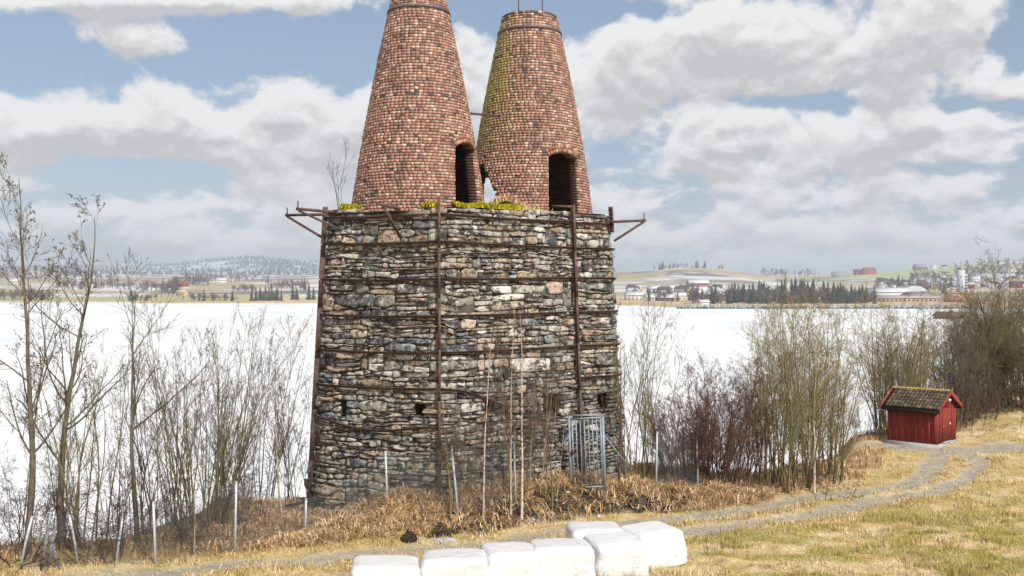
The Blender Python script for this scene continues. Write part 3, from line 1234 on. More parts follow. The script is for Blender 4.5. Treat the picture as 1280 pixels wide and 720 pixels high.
    for (rt, a, b, rb, rt_, zl, k) in [x for x in lining_runs if x[0] is root]:
        full = b - a > 6.28
        ph = np.linspace(a, b, k + 1)
        th = 0.22
        Vv = np.concatenate([pt(ph, rb - th, z0 + zl), pt(ph, rt_ - th, z0 + zl + COURSE), pt(ph, rb, z0 + zl), pt(ph, rt_, z0 + zl + COURSE)])
        m_ = k + 1
        q = []
        for i in range(k):
            q += [(i + 1, i, m_ + i, m_ + i + 1), (m_ + i, 3 * m_ + i, 3 * m_ + i + 1, m_ + i + 1), (i, i + 1, 2 * m_ + i + 1, 2 * m_ + i)]
        if not full:
            q += [(0, 2 * m_, 3 * m_, m_), (k, m_ + k, 3 * m_ + k, 2 * m_ + k)]
        ln.add(Vv, q)
    tag(ln.build('lining', M['soot'], root), kind='stuff')
    # bricks
    A0, A1, Z0, DP, CC = map(np.array, (A0, A1, Z0, DP, CC))
    nB = len(A0)
    zb = z0 + Z0 + 0.0075
    zt = z0 + Z0 + COURSE - 0.0075
    rb, rt = rad(zb) + DP, rad(zt) + DP
    gap = 0.0075
    V = np.empty((nB, 8, 3))
    for j, (ang, rr, zz) in enumerate(((A0, rb - 0.09, zb), (A0, rb, zb), (A1, rb, zb), (A1, rb - 0.09, zb), (A0, rt - 0.09, zt), (A0, rt, zt), (A1, rt, zt), (A1, rt - 0.09, zt))):
        sg = 1 if ang is A0 else -1
        V[:, j] = pt(ang + sg * gap / rr, rr, zz)
    V += r_.normal(0, 0.0022, V.shape)
    bq = np.array([(0, 1, 2, 3), (4, 7, 6, 5), (1, 5, 6, 2), (0, 4, 5, 1), (3, 2, 6, 7)])
    mid = (A0 + A1) / 2
    face = np.cos(((mid - radians(5)) + pi) % (2 * pi) - pi)
    score = np.where(np.abs((mid + pi) % (2 * pi) - pi) < 1.0, (A1 - A0) * rb - 0.004 * Z0 + r_.normal(0, 0.004, nB), -1)
    order = np.argsort(-score)[:300]
    isb = np.zeros(nB, bool)
    isb[order] = True
    rest_i = np.where(~isb)[0]
    Vr = V[rest_i].reshape(-1, 3)
    Qr = (bq[None] + (np.arange(len(rest_i)) * 8)[:, None, None]).reshape(-1, 4)
    bw = link('brickwork', make_mesh('brickwork', Vr, Qr, np.repeat(CC[rest_i], 8, 0)), M['brick'], root)
    tag(bw, kind='stuff')
    for i in order:
        link('brick', make_mesh('brick', V[i], bq, np.repeat(CC[i][None], 8, 0)), M['brick'], root)
    # arch ring of bricks on edge
    th_end = math.asin(min(1.0, hw / Ra))
    nv = 13
    for i in range(nv):
        t0 = -th_end + 2 * th_end * i / nv + 0.010
        t1 = -th_end + 2 * th_end * (i + 1) / nv - 0.010
        for (ra, rb_) in ((Ra + 0.002, Ra + RINGT * 0.5 - 0.004), (Ra + RINGT * 0.5 + 0.004, Ra + RINGT)):
            Vv = []
            for dd in (-0.30, 0.006):
                for (t, rr) in ((t0, ra), (t1, ra), (t1, rb_), (t0, rb_)):
                    s = sin(t) * rr
                    z = z0 + zc_arch + cos(t) * rr
                    r = rad(z)
                    Vv.append(pt(np.array(dphi(z) + s / r), r + dd, z))
            ab = MB()
            ab.add(np.array(Vv), [(0, 1, 2, 3), (7, 6, 5, 4), (0, 4, 5, 1), (1, 5, 6, 2), (2, 6, 7, 3), (3, 7, 4, 0)], c=BPAL[r_.choice([0, 1, 3, 7])] * r_.uniform(0.8, 1.2))
            ab.build('arch_brick', M['brick'], root)
    # iron hoop
    if hoop_z:
        hp = MB()
        k = 64
        ph = np.arange(k) * 2 * pi / k
        hh = 0.085
        Vv = np.concatenate([pt(ph, rad(hoop_z) + 0.004, hoop_z), pt(ph, rad(hoop_z) + 0.028, hoop_z), pt(ph, rad(hoop_z + hh) + 0.028, hoop_z + hh), pt(ph, rad(hoop_z + hh) + 0.004, hoop_z + hh)])
        q = []
        for ring_ in range(4):
            for i in range(k):
                j = (i + 1) % k
                q.append((ring_ * k + i, ring_ * k + j, ((ring_ + 1) % 4) * k + j, ((ring_ + 1) % 4) * k + i))
        hp.add(Vv, q)
        hp.build('iron_hoop', M['hoop'], root)
    return root, rad


M['hoop'] = mat_plain('grey_hoop_iron', (0.13, 0.115, 0.12), 0.6, 10.0, 0.4, metallic=0.3)
lining_runs = []
CL = (X(523.5, 27.8), 27.8)
CR = (X(662, 30.3), 30.3)
left_put = [(p, 3.10) for p in (-0.95, -0.72, -0.42, -0.08, 0.33, 0.62, 0.86)]
chl, radl = chimney(CL, 1.90, 0.66, 8.0, 14.5, 0.075, radians(52), 1.04, 3, upright=0.6, hoop_z=13.62, putlogs=left_put)
tag(chl, 'nearer left brick chimney, tallest and reaching out of the picture')
rag = [(0.0, 1.62, lambda t: radians(-104 + 10 * t), lambda t: radians(-25 - 26 * t ** 1.5)),
       (0.0, 1.50, lambda t: radians(-160 + 14 * t), lambda t: radians(-108 + 0 * t))]
chr_, radr = chimney(CR, 1.95, 0.82, 8.0, 14.30, 0.09, radians(32), 1.10, 4, ragged=rag, lichen=1.15, hoop_z=13.68,
                     putlogs=[(-0.15, 4.3), (0.10, 2.6), (0.55, 3.4), (-0.3, 0.75)])
tag(chr_, 'farther right brick chimney with yellow lichen and a hole in its side')

# rods on the right chimney and the bar between the two
for px in (648, 678):
    rb_ = MB()
    x = X(px, 30.0)
    rb_.tube([(x, 30.1, 14.2), (x + 0.01, 30.1, 15.3)], 0.016, 6)
    o = rb_.build('iron_rod', M['rust'], None)
    o.parent = kiln
    o.matrix_parent_inverse = kiln.matrix_world.inverted()
    o.location = -KOFF
rb_ = MB()
rb_.tube(np.array([(X(572, 28.0), 28.0, to_z(140.5, 28.0)), (X(626, 28.9), 28.9, to_z(145, 28.9))]) - KOFF, 0.035, 8)
rb_.build('tie_rod', M['rust'], kiln)

# ---- iron bands, posts and brackets
def wall1(u, z, d):
    return wall(np.array([u]), np.array([float(z)]), d)[0]


def iron_post(u, z0, z1, w_=0.13, name='iron_post'):
    pb = MB()
    for k, (wid, dep, off_) in enumerate(((w_, 0.018, 0.165), (w_, 0.018, 0.075), (0.02, 0.074, 0.12))):
        zs_ = np.linspace(z0, z1, 7)
        p = [wall1(u, z, off_) for z in zs_]
        t = wall1(u + 0.1, z0, off_) - wall1(u - 0.1, z0, off_)
        for a, b in zip(p[:-1], p[1:]):
            pb.bar(a - KOFF, b - KOFF, wid, dep, side=t)
    pb.build(name, M['rust'], kiln)


U548, U717 = u_px(549, 6), u_px(716.5, 6)
U403 = u_px(404, 6)
iron_post(U548, 0.5, 8.34, 0.072)
iron_post(U717, 0.6, 8.32, 0.072)
iron_post(U_A - 0.02, 0.0, 8.2, 0.085)
iron_post(U_D + 0.02, 7.6, 8.34, 0.09)


def band(u0, u1, zfun, h=0.066, off_=0.062, t=0.026):
    bb = MB()
    k = max(3, int((u1 - u0) / 0.22))
    us_ = np.linspace(u0, u1, k)
    zz = np.array([zfun(t_) for t_ in np.linspace(0, 1, k)])
    zz = zz + srng.normal(0, 0.002, k)
    V = []
    for dd, dz_ in ((off_, -h / 2), (off_ + t, -h / 2), (off_ + t, h / 2), (off_, h / 2)):
        V.append(wall(us_, zz + dz_, dd))
    V = np.stack(V, 1).reshape(-1, 3) - KOFF
    q = []
    for i in range(k - 1):
        for j in range(4):
            q.append((i * 4 + j, i * 4 + (j + 1) % 4, (i + 1) * 4 + (j + 1) % 4, (i + 1) * 4 + j))
    q.append((0, 3, 2, 1)); e = (k - 1) * 4
    q.append((e, e + 1, e + 2, e + 3))
    # upper flange of the angle iron
    V2 = []
    for dd, dz_ in ((off_ + t, h / 2 - 0.012), (off_ + t + 0.045, h / 2 - 0.012), (off_ + t + 0.045, h / 2 + 0.004), (off_ + t, h / 2 + 0.004)):
        V2.append(wall(us_, zz + dz_, dd))
    V2 = np.stack(V2, 1).reshape(-1, 3) - KOFF
    bb.add(V, q)
    bb.add(V2, q)
    bb.build('iron_band', M['rust'], kiln)


for zb_ in (7.90, 7.19, 6.23, 5.28, 4.34, 3.42):
    band(U_A - 0.1, U548, lambda t, z=zb_: z - 0.035 * sin(pi * t))
    if zb_ > 3.5:
        band(U548 + 0.003, U717, lambda t, z=zb_: z - 0.02 * sin(pi * t) + (-0.07 * t if z > 7 else 0.05 * t))
        band(U717 + 0.003, U_D + 0.5, lambda t, z=zb_: z - 0.01 + (-0.07 if z > 7 else 0.05))
band(U_A - 0.1, U548, lambda t: 2.62 - 0.2 * t - 0.24 * sin(pi * min(1, t * 1.1)) , off_=0.07)
band(U548 + 0.003, U548 + 1.9, lambda t: 3.42 - 0.62 * t ** 1.5, off_=0.075)
band(U717 + 0.003, U_D + 0.4, lambda t: 3.5, off_=0.06)

for b_u in (U_A - 0.02,):
    for zb_ in (7.17, 6.23, 5.28, 4.34):
        bt = MB()
        c0 = wall1(b_u, zb_, 0.165)
        c1 = wall1(b_u, zb_, 0.20)
        bt.tube(np.array([c0, c1]) - KOFF, 0.022, 6)
        bt.build('bolt', M['galv'], kiln)


def bracket(root, tip, brace_foot):
    root, tip, brace_foot = map(np.array, (root, tip, brace_foot))
    bb = MB()
    d = norm(tip - root)
    bb.bar(root - KOFF, tip - KOFF, 0.075, 0.075)
    bb.bar(brace_foot - KOFF, tip - d * 0.06 - np.array([0, 0, 0.04]) - KOFF, 0.06, 0.06)
    bb.bar(tip - d * 0.05 - np.array([0, 0, 0.04]) - KOFF, tip - d * 0.05 + np.array([0, 0, 0.22]) - KOFF, 0.03, 0.03)
    bb.build('bracket', M['rust'], kiln)


def at(px, py, D):
    return (X(px, D), D, to_z(py, D))


bracket(at(428, 266, 26.9), at(370, 261, 26.5), at(428, 288, 26.75))
bracket(at(415, 268, 28.2), at(357, 269, 28.6), at(408, 300, 28.0))
bracket(at(505, 262, 26.15), at(478, 256, 25.2), at(500, 296, 25.9))
bracket(at(762, 277.5, 28.5), at(807, 275.5, 28.9), at(768, 301, 28.5))

# ------------------------------------------------------------------ trees and shrubs
def grow(r_, S, Dv, L, R0, n, wob, trop, taper):
    Mn = len(S)
    P = np.empty((Mn, n, 3))
    P[:, 0] = S
    d = norm(Dv)
    step = (L / (n - 1))[:, None]
    for i in range(1, n):
        d = norm(d + r_.normal(0, wob, (Mn, 3)) + np.array([0, 0, trop]))
        P[:, i] = P[:, i - 1] + d * step
    t = np.linspace(0, 1, n)
    R = R0[:, None] * (1 - (1 - taper) * t[None])
    return P, R


def spawn(r_, P, R, count, t0, t1, ang, lf, rf, minr=0.0042, flat=0.0):
    Mn, n, _ = P.shape
    idx = np.repeat(np.arange(Mn), count)
    K = len(idx)
    t = r_.uniform(t0, t1, K)
    f = t * (n - 1)
    i = np.minimum(f.astype(int), n - 2)
    fr = (f - i)[:, None]
    pos = P[idx, i] * (1 - fr) + P[idx, i + 1] * fr
    tan = norm(P[idx, i + 1] - P[idx, i])
    v = r_.normal(0, 1, (K, 3))
    v = norm(v - tan * (v * tan).sum(1, keepdims=True))
    a = np.abs(r_.normal(ang, ang * 0.28, K))[:, None]
    d = tan * np.cos(a) + v * np.sin(a)
    plen = np.linalg.norm(np.diff(P, axis=1), axis=2).sum(1)[idx]
    L = lf * plen * (1.15 - 0.75 * t) * r_.uniform(0.55, 1.25, K)
    rr = np.maximum((R[idx, i] * (1 - fr[:, 0]) + R[idx, i + 1] * fr[:, 0]) * rf, minr)
    return pos, d, L, rr


def woody(name, label, cat, px, D, levels, mat_stem, mat_twig, seed, stems=1, height=8.0, spread=0.1, base_r=0.08, base_w=0.1, lean=(0, 0), wob=0.05,
          trop=0.03, z=None, group=None, catkins=0, stem_n=12, hvar=0.25, x=None, taper=0.07, sides=7, bushy_base=0.0):
    """levels: list of (count, t0, t1, angle, length factor, radius factor, n points, wobble, tropism)"""
    r_ = np.random.default_rng(seed)
    x0 = X(px, D) if x is None else x
    z0 = hz(x0, D) if z is None else z
    root = empty(name, (x0, D, z0))
    tag(root, label, cat, group)
    ang = r_.uniform(0, 2 * pi, stems)
    rad_ = np.sqrt(r_.random(stems)) * base_w
    S = np.stack([np.cos(ang) * rad_, np.sin(ang) * rad_, np.full(stems, -0.12)], 1)
    sp = spread * np.sqrt(r_.random(stems)) if stems > 1 else np.zeros(1)
    a2 = ang + r_.normal(0, 0.5, stems)
    Dv = np.stack([np.cos(a2) * sp + lean[0], np.sin(a2) * sp + lean[1], np.ones(stems)], 1)
    L = height * (1 - hvar * r_.random(stems)) if stems > 1 else np.array([height])
    R0 = base_r * (0.55 + 0.45 * r_.random(stems)) if stems > 1 else np.array([base_r])
    P, R = grow(r_, S, Dv, L, R0, stem_n, wob, trop, taper)
    V, Qs = tubes(P, R, sides if stems == 1 else min(sides, 5))
    st_ = link('trunk' if stems == 1 else 'stems', make_mesh('trunk', V, Qs, smooth=True), mat_stem, root)
    if stems > 1:
        tag(st_, kind='stuff')
    TV, TQ, off = [], [], 0
    tips = []
    for li, (cnt, t0, t1, an, lf, rf, n_, wb, tr) in enumerate(levels):
        s_, d_, l_, r0_ = spawn(r_, P, R, cnt, t0, t1, an, lf, rf)
        P, R = grow(r_, s_, d_, l_, r0_, n_, wb, tr, 0.3)
        V, Qs = tubes(P, R, 5 if li == 0 and stems == 1 else 3)
        TV.append(V); TQ.append(Qs + off); off += len(V)
        tips.append(P[:, -1])
    cr_ = link('crown', make_mesh('crown', np.concatenate(TV), np.concatenate(TQ), smooth=True), mat_twig, root)
    if catkins:
        tp = np.concatenate([tips[-1], P[:, P.shape[1] // 2]])
        tp = tp[r_.permutation(len(tp))[:catkins]] + r_.normal(0, 0.02, (min(catkins, len(tp)), 3))
        k = len(tp)
        o6 = np.array([(1, 0, 0), (-1, 0, 0), (0, 1, 0), (0, -1, 0), (0, 0, 1.5), (0, 0, -1.5)]) * 0.013
        t8 = np.array([(0, 2, 4), (2, 1, 4), (1, 3, 4), (3, 0, 4), (2, 0, 5), (1, 2, 5), (3, 1, 5), (0, 3, 5)])
        V = (tp[:, None] + o6[None] * r_.uniform(0.7, 1.5, (k, 1, 1))).reshape(-1, 3)
        T = (t8[None] + (np.arange(k) * 6)[:, None, None]).reshape(-1, 3)
        tag(link('cones', make_mesh('cones', V, T), M['bark_dark'], root), kind='stuff')
    return root




def woody_copy(src, label, px, D, sc=(1, 1, 1), rz=1.0, z=None, name=None):
    x0 = X(px, D)
    o = src.copy()
    COL.objects.link(o)
    if name:
        o.name = name
    o.location = (x0, D, hz(x0, D) if z is None else z)
    o.rotation_euler = (0, 0, rz)
    o.scale = sc
    o['label'] = label
    for ch in src.children:
        c = ch.copy()
        COL.objects.link(c)
        c.parent = o
    return o


TREE = [(22, 0.26, 0.99, 0.72, 0.32, 0.42, 8, 0.09, 0.07), (8, 0.2, 1.0, 0.6, 0.42, 0.55, 6, 0.11, 0.05), (6, 0.2, 1.0, 0.6, 0.45, 0.6, 4, 0.14, 0.03), (3, 0.3, 1.0, 0.6, 0.5, 0.7, 2, 0.2, 0.0)]
SHRUB = [(8, 0.22, 0.95, 0.42, 0.34, 0.5, 6, 0.08, 0.06), (6, 0.2, 1.0, 0.5, 0.42, 0.6, 4, 0.10, 0.04), (3, 0.2, 1.0, 0.6, 0.5, 0.7, 2, 0.1, 0.02)]
DENSE = [(13, 0.14, 0.97, 0.55, 0.34, 0.5, 5, 0.12, 0.05), (8, 0.15, 1.0, 0.65, 0.48, 0.6, 4, 0.16, 0.03), (3, 0.2, 1.0, 0.65, 0.62, 0.7, 2, 0.15, 0.02)]
SAPL = [(16, 0.28, 0.98, 0.6, 0.24, 0.45, 5, 0.08, 0.06), (5, 0.2, 1.0, 0.6, 0.5, 0.6, 4, 0.12, 0.02), (3, 0.3, 1.0, 0.6, 0.5, 0.7, 3, 0.1, 0.0)]
TANGLE = [(9, 0.1, 0.95, 0.8, 0.45, 0.55, 6, 0.25, 0.0), (6, 0.2, 1.0, 0.8, 0.5, 0.6, 4, 0.25, 0.0), (3, 0.2, 1.0, 0.8, 0.5, 0.7, 2, 0.25, 0.0)]
G, O_, Y_, R_, K_, PL = M['bark_grey'], M['bark_olive'], M['bark_yellow'], M['bark_red'], M['bark_dark'], M['bark_pale']

# left of the kiln
woody('alder_tree', 'tallest bare alder tree, grey trunk at the left edge of the picture', 'tree', 32, 22.0, TREE, G, G, 101, height=8.5, base_r=0.085, wob=0.035, catkins=220, lean=(-0.01, 0), stem_n=16)
woody('alder_tree', 'bare alder with long rising side limbs, second trunk from the left edge', 'tree', 76, 22.7,
      [(18, 0.20, 0.98, 0.9, 0.38, 0.42, 9, 0.11, 0.10)] + TREE[1:], G, G, 102, height=7.9, base_r=0.092, wob=0.045, catkins=260, lean=(-0.04, 0), stem_n=16)
woody('forked_tree', 'bare grey forked tree between the alders and the big shrub', 'tree', 172, 23.4, [(9, 0.40, 0.95, 0.55, 0.5, 0.65, 8, 0.12, 0.08)] + TREE[1:3], G, G, 103, height=5.9, base_r=0.07, wob=0.04, stem_n=12)
woody('sapling_clump', 'clump of thin olive saplings right behind the second alder trunk', 'shrub', 108, 22.9, SHRUB, O_, O_, 104, stems=9, height=5.2, spread=0.16, base_r=0.032, base_w=0.5)
woody('sapling_clump', 'clump of slim brown saplings just right of the forked tree', 'shrub', 205, 24.6, SHRUB, G, R_, 105, stems=9, height=4.9, spread=0.14, base_r=0.026, base_w=0.7)
woody('multi_stem_shrub', 'large many-stemmed olive shrub fanning out left of the kiln', 'shrub', 246, 23.8, SHRUB, O_, G, 106, stems=38, height=5.9, spread=0.33, base_r=0.028, base_w=0.7, hvar=0.45)
woody('multi_stem_shrub', 'thin brown multi-stemmed shrub behind the dark mound left of kiln', 'shrub', 318, 27.4, SHRUB, G, R_, 107, stems=20, height=6.2, spread=0.18, base_r=0.022, base_w=1.0, hvar=0.45)
woody('pale_sapling', 'single pale-barked sapling standing on the mound left of kiln', 'tree', 351, 25.4, SAPL, PL, R_, 108, height=4.6, base_r=0.034, lean=(-0.05, 0), wob=0.03)
woody('slender_shrub', 'slender dark shrub close against the left corner of the kiln', 'shrub', 376, 26.3, SHRUB, K_, K_, 109, stems=10, height=4.0, spread=0.14, base_r=0.016, base_w=0.35, hvar=0.5)
woody('tangled_bush', 'low tangled dark bush in the bottom left corner', 'shrub', 8, 21.4, TANGLE, K_, K_, 110, stems=12, height=2.3, spread=0.8, base_r=0.022, base_w=0.5, wob=0.18)
tgb = woody('tangled_bush', 'low tangled brown bush between the two alder trunks', 'shrub', 52, 23.2, TANGLE, G, K_, 111, stems=12, height=2.4, spread=0.6, base_r=0.018, base_w=0.6, wob=0.15)
woody('low_brush', 'low brown brush at the foot of the forked tree', 'shrub', 150, 22.8, SHRUB, G, K_, 112, stems=18, height=2.6, spread=0.3, base_r=0.014, base_w=0.9, hvar=0.6)
woody('low_brush', 'low dark brush in front of the large olive shrub', 'shrub', 268, 23.3, TANGLE, K_, K_, 113, stems=12, height=1.9, spread=0.5, base_r=0.012, base_w=0.7, hvar=0.5, wob=0.12)
woody('thin_sapling', 'lone thin pale sapling beside the fence in front of large shrub', 'tree', 243, 22.4, SAPL[:2], PL, R_, 114, height=2.6, base_r=0.022, wob=0.04)
woody('sapling_row', 'row of thin bare stems at the far left behind the alders', 'shrub', 20, 25.0, SHRUB, G, G, 115, stems=14, height=5.2, spread=0.12, base_r=0.02, base_w=1.4, hvar=0.5)
woody('sapling_row', 'row of thin bare stems behind the forked tree', 'shrub', 150, 25.5, SHRUB, G, G, 116, stems=16, height=5.4, spread=0.12, base_r=0.02, base_w=1.6, hvar=0.5)

woody_copy(tgb, 'low tangled brush in front of the slim brown saplings', 208, 22.6, (1.0, 1.0, 0.7), 2.1)
woody_copy(tgb, 'low tangled brush right of the second alder trunk', 118, 22.2, (1.1, 1.1, 0.75), 4.0)
woody_copy(tgb, 'low tangled brush on the mound beside the large shrub', 300, 25.2, (0.9, 0.9, 0.55), 1.0)

# before the kiln wall
woody('bare_sapling', 'olive-barked sapling just right of the rusty corner post of kiln', 'tree', 566, 24.7, SAPL, O_, R_, 121, height=3.4, base_r=0.036, wob=0.03, lean=(-0.03, 0))
woody('birch_sapling', 'leftmost of the three pale thin saplings before the kiln wall', 'tree', 603, 25.1, SAPL, M['birch'], R_, 122, height=4.9, base_r=0.030, wob=0.02)
woody('birch_sapling', 'middle of the three pale thin saplings before the kiln wall', 'tree', 639, 25.2, SAPL, PL, R_, 123, height=5.6, base_r=0.038, wob=0.022)
woody('birch_sapling', 'rightmost of the three pale thin saplings before the kiln wall', 'tree', 651, 25.3, SAPL, M['birch'], R_, 124, height=5.2, base_r=0.036, wob=0.02, lean=(0.045, 0))
woody('bare_sapling', 'dark thin sapling between the pale saplings and the steel gate', 'tree', 688, 26.0, SAPL, O_, R_, 125, height=4.4, base_r=0.028, wob=0.04, lean=(0.02, 0))
woody('bare_sapling', 'reddish-brown sapling just right of the steel gate', 'tree', 768, 27.4, SAPL, R_, R_, 126, height=4.2, base_r=0.04, wob=0.03)
bru = woody('brushy_shrub', 'brushy thin-stemmed shrub at the foot of the kiln wall', 'shrub', 625, 25.9, SHRUB, G, G, 127, stems=19, height=4.6, spread=0.22, base_r=0.013, base_w=0.9, hvar=0.5)
woody('brushy_shrub', 'brushy thin shrub filling the gap left of the gate', 'shrub', 668, 26.5, SHRUB, PL, G, 128, stems=15, height=4.8, spread=0.22, base_r=0.014, base_w=0.7, hvar=0.55)

woody_copy(bru, 'brushy thin shrub between the leaning post and first birch sapling', 585, 25.2, (0.7, 0.7, 0.75), 2.0)

# right of the kiln
woody('slender_shrub', 'slender olive shrub against the right edge of the kiln', 'shrub', 795, 28.6, SHRUB, O_, O_, 131, stems=16, height=6.7, spread=0.17, base_r=0.026, base_w=0.6, hvar=0.45)
dkb = woody('dark_bush', 'dense dark red-brown bush right of the kiln', 'shrub', 882, 29.3, DENSE, K_, R_, 132, stems=34, height=4.2, spread=0.36, base_r=0.024, base_w=0.9, hvar=0.5)
woody_copy(dkb, 'smaller dark red-brown bush touching the left of the willow', 912, 29.8, (0.9, 0.9, 0.92), 1.9)
woody_copy(dkb, 'low dark red-brown bush at the left of the dense dark bush', 856, 29.4, (0.8, 0.8, 0.72), 3.7)
wsh = woody('willow_shrub', 'tall dense yellowish willow shrub right of the dark bush', 'shrub', 976, 29.9, DENSE, O_, Y_, 133, stems=34, height=6.5, spread=0.20, base_r=0.034, base_w=0.9, hvar=0.5)
woody_copy(wsh, 'wide dense willow shrub at the bend, nearest the red hut', 1024, 31.0, (0.85, 0.85, 0.97), 2.2)
woody('birch_tree', 'slim white birch trunk at the foot of the wide willow shrub', 'tree', 1020, 29.2, SAPL, M['birch'], Y_, 135, height=5.6, base_r=0.045, wob=0.03, lean=(0.06, 0))
woody('low_brush', 'low brown brush under the willow shrubs', 'shrub', 1000, 29.0, TANGLE, G, R_, 136, stems=15, height=1.8, spread=0.7, base_r=0.012, base_w=1.4, hvar=0.6)
woody('low_brush', 'low straggling brush between the kiln and the dark bush', 'shrub', 830, 28.6, SHRUB, G, R_, 137, stems=14, height=2.6, spread=0.3, base_r=0.012, base_w=0.9, hvar=0.6)
woody_copy(wsh, 'fan-shaped pale willow shrub behind the left end of hut', 1122, 42.0, (1.15, 1.15, 0.96), 4.0)
bsh = woody('brown_shrub', 'brown bare shrub behind the right end of hut', 'shrub', 1178, 43.0, DENSE, G, G, 139, stems=24, height=5.6, spread=0.34, base_r=0.035, base_w=1.2, hvar=0.4)
woody('old_willow_tree', 'big spreading bare willow tree at the right edge of the picture', 'tree', 1250, 46.0, [(16, 0.10, 0.95, 0.75, 0.55, 0.5, 8, 0.14, 0.06), (10, 0.12, 1.0, 0.65, 0.45, 0.55, 6, 0.15, 0.03), (8, 0.15, 1.0, 0.65, 0.45, 0.6, 4, 0.17, 0.02), (4, 0.2, 1.0, 0.6, 0.55, 0.7, 3, 0.15, 0.0)],
      K_, O_, 140, height=5.6, base_r=0.15, wob=0.09, lean=(-0.12, 0))
woody('birch_tree', 'pale-trunked birch rising above the old willow at the right edge', 'tree', 1243, 48.0, TREE[:3], M['birch'], G, 141, height=7.6, base_r=0.085, wob=0.03, lean=(-0.01, 0))
gsh = woody('brown_shrub', 'olive-brown shrub between the hut and the big old willow', 'shrub', 1218, 45.5, DENSE, G, O_, 142, stems=28, height=5.6, spread=0.3, base_r=0.03, base_w=1.0, hvar=0.45)
woody_copy(gsh, 'olive-brown shrub behind the big old willow trunk', 1262, 49.0, (1.1, 1.1, 1.12), 2.0)
woody_copy(bsh, 'grey-brown shrub low before the big old willow', 1228, 44.0, (1.0, 1.0, 0.5), 3.0)
woody_copy(bsh, 'grey-brown shrub under the crown of the big old willow', 1268, 44.5, (1.1, 1.1, 0.55), 5.0)
woody_copy(bsh, 'tall grey-brown shrub filling the gap left of the old willow', 1205, 47.0, (1.1, 1.1, 0.95), 0.4)
woody_copy(gsh, 'tall olive shrub filling the gap right of the old willow', 1280, 50.0, (1.3, 1.3, 1.2), 5.4)
woody_copy(gsh, 'wide olive shrub behind the pale-trunked birch', 1240, 51.0, (1.3, 1.3, 1.1), 3.1)
woody_copy(bsh, 'grey-brown shrub behind the hut ridge', 1150, 45.0, (1.0, 1.0, 0.9), 1.2)
woody('brown_shrub', 'reddish low shrub on the slope left of the hut', 'shrub', 1086, 40.0, SHRUB, R_, R_, 143, stems=20, height=1.7, spread=0.4, base_r=0.012, base_w=0.6, hvar=0.5)
woody('brown_shrub', 'low brown scrub on the bank right of the hut', 'shrub', 1240, 43.0, TANGLE, R_, R_, 144, stems=18, height=2.0, spread=0.6, base_r=0.012, base_w=2.0, hvar=0.5)
woody_copy(gsh, 'tall brown scrub at the far right edge above the track', 1292, 45.0, (1.1, 1.1, 1.0), 4.4)
woody('brown_shrub', 'small dense scrub beside the right wall of the hut', 'shrub', 1208, 41.8, TANGLE, G, R_, 146, stems=14, height=2.2, spread=0.5, base_r=0.012, base_w=1.0, hvar=0.5)

# growing on the kiln itself and beside the bales
woody('wall_sapling', 'dead leafless sapling on the top left edge of kiln', 'tree', 427, 27.3, [(7, 0.25, 0.95, 0.5, 0.4, 0.6, 5, 0.08, 0.06), (3, 0.3, 1.0, 0.5, 0.4, 0.6, 3, 0.1, 0.0)], G, G, 151, stems=4, height=2.1, spread=0.22, base_r=0.016, base_w=0.12, z=8.18, hvar=0.35, wob=0.07)
woody('weed_stalks', 'dry weed stalks standing in the grass right of the bales', 'weeds', 902, 22.3, [(4, 0.4, 0.95, 0.5, 0.25, 0.6, 3, 0.1, 0.02)], R_, R_, 152, stems=9, height=0.85, spread=0.15, base_r=0.006, base_w=0.35, hvar=0.5, stem_n=5, sides=4)
woody('weed_stalks', 'few dry weed stalks right beside the last bale', 'weeds', 921, 22.2, [(3, 0.4, 0.95, 0.5, 0.25, 0.6, 3, 0.1, 0.02)], R_, R_, 153, stems=5, height=0.75, spread=0.15, base_r=0.005, base_w=0.25, hvar=0.5, stem_n=5, sides=4)


# ------------------------------------------------------------------ grass
def blades(name, x, y, z, h, lean, cols, width, mat, segs=1, label=None, parent=None, off=(0, 0, 0), seed=1):
    r_ = np.random.default_rng(seed)
    k = len(x)
    a = r_.uniform(0, 2 * pi, k)
    la = r_.uniform(0, 2 * pi, k)
    px_ = np.cos(a) * width / 2
    py_ = np.sin(a) * width / 2
    lx = np.cos(la) * lean
    ly = np.sin(la) * lean
    b = np.stack([x, y, z - 0.02], 1)
    side = np.stack([px_, py_, np.zeros(k)], 1)
    if segs == 1:
        tip = b + np.stack([lx, ly, h], 1)
        V = np.stack([b - side, b + side, tip], 1)
        T = np.arange(k * 3).reshape(k, 3)
        f = [T]
        kk = 3
    else:
        mid = b + np.stack([lx * 0.35, ly * 0.35, h * 0.75], 1)
        tip = b + np.stack([lx * 1.3, ly * 1.3, h * r_.uniform(0.45, 1.0, k)], 1)
        V = np.stack([b - side, b + side, mid + side * 0.8, mid - side * 0.8, tip], 1)
        base_i = (np.arange(k) * 5)[:, None]
        f = [base_i + np.array([[0, 1, 2, 3]]), base_i + np.array([[3, 2, 4]])]
        kk = 5
    me = make_mesh(name, V.reshape(-1, 3) - np.asarray(off), f, np.repeat(cols, kk, 0))
    o = link(name, me, mat, parent)
    return tag(o, label, None, None, 'stuff')


r_ = np.random.default_rng(77)
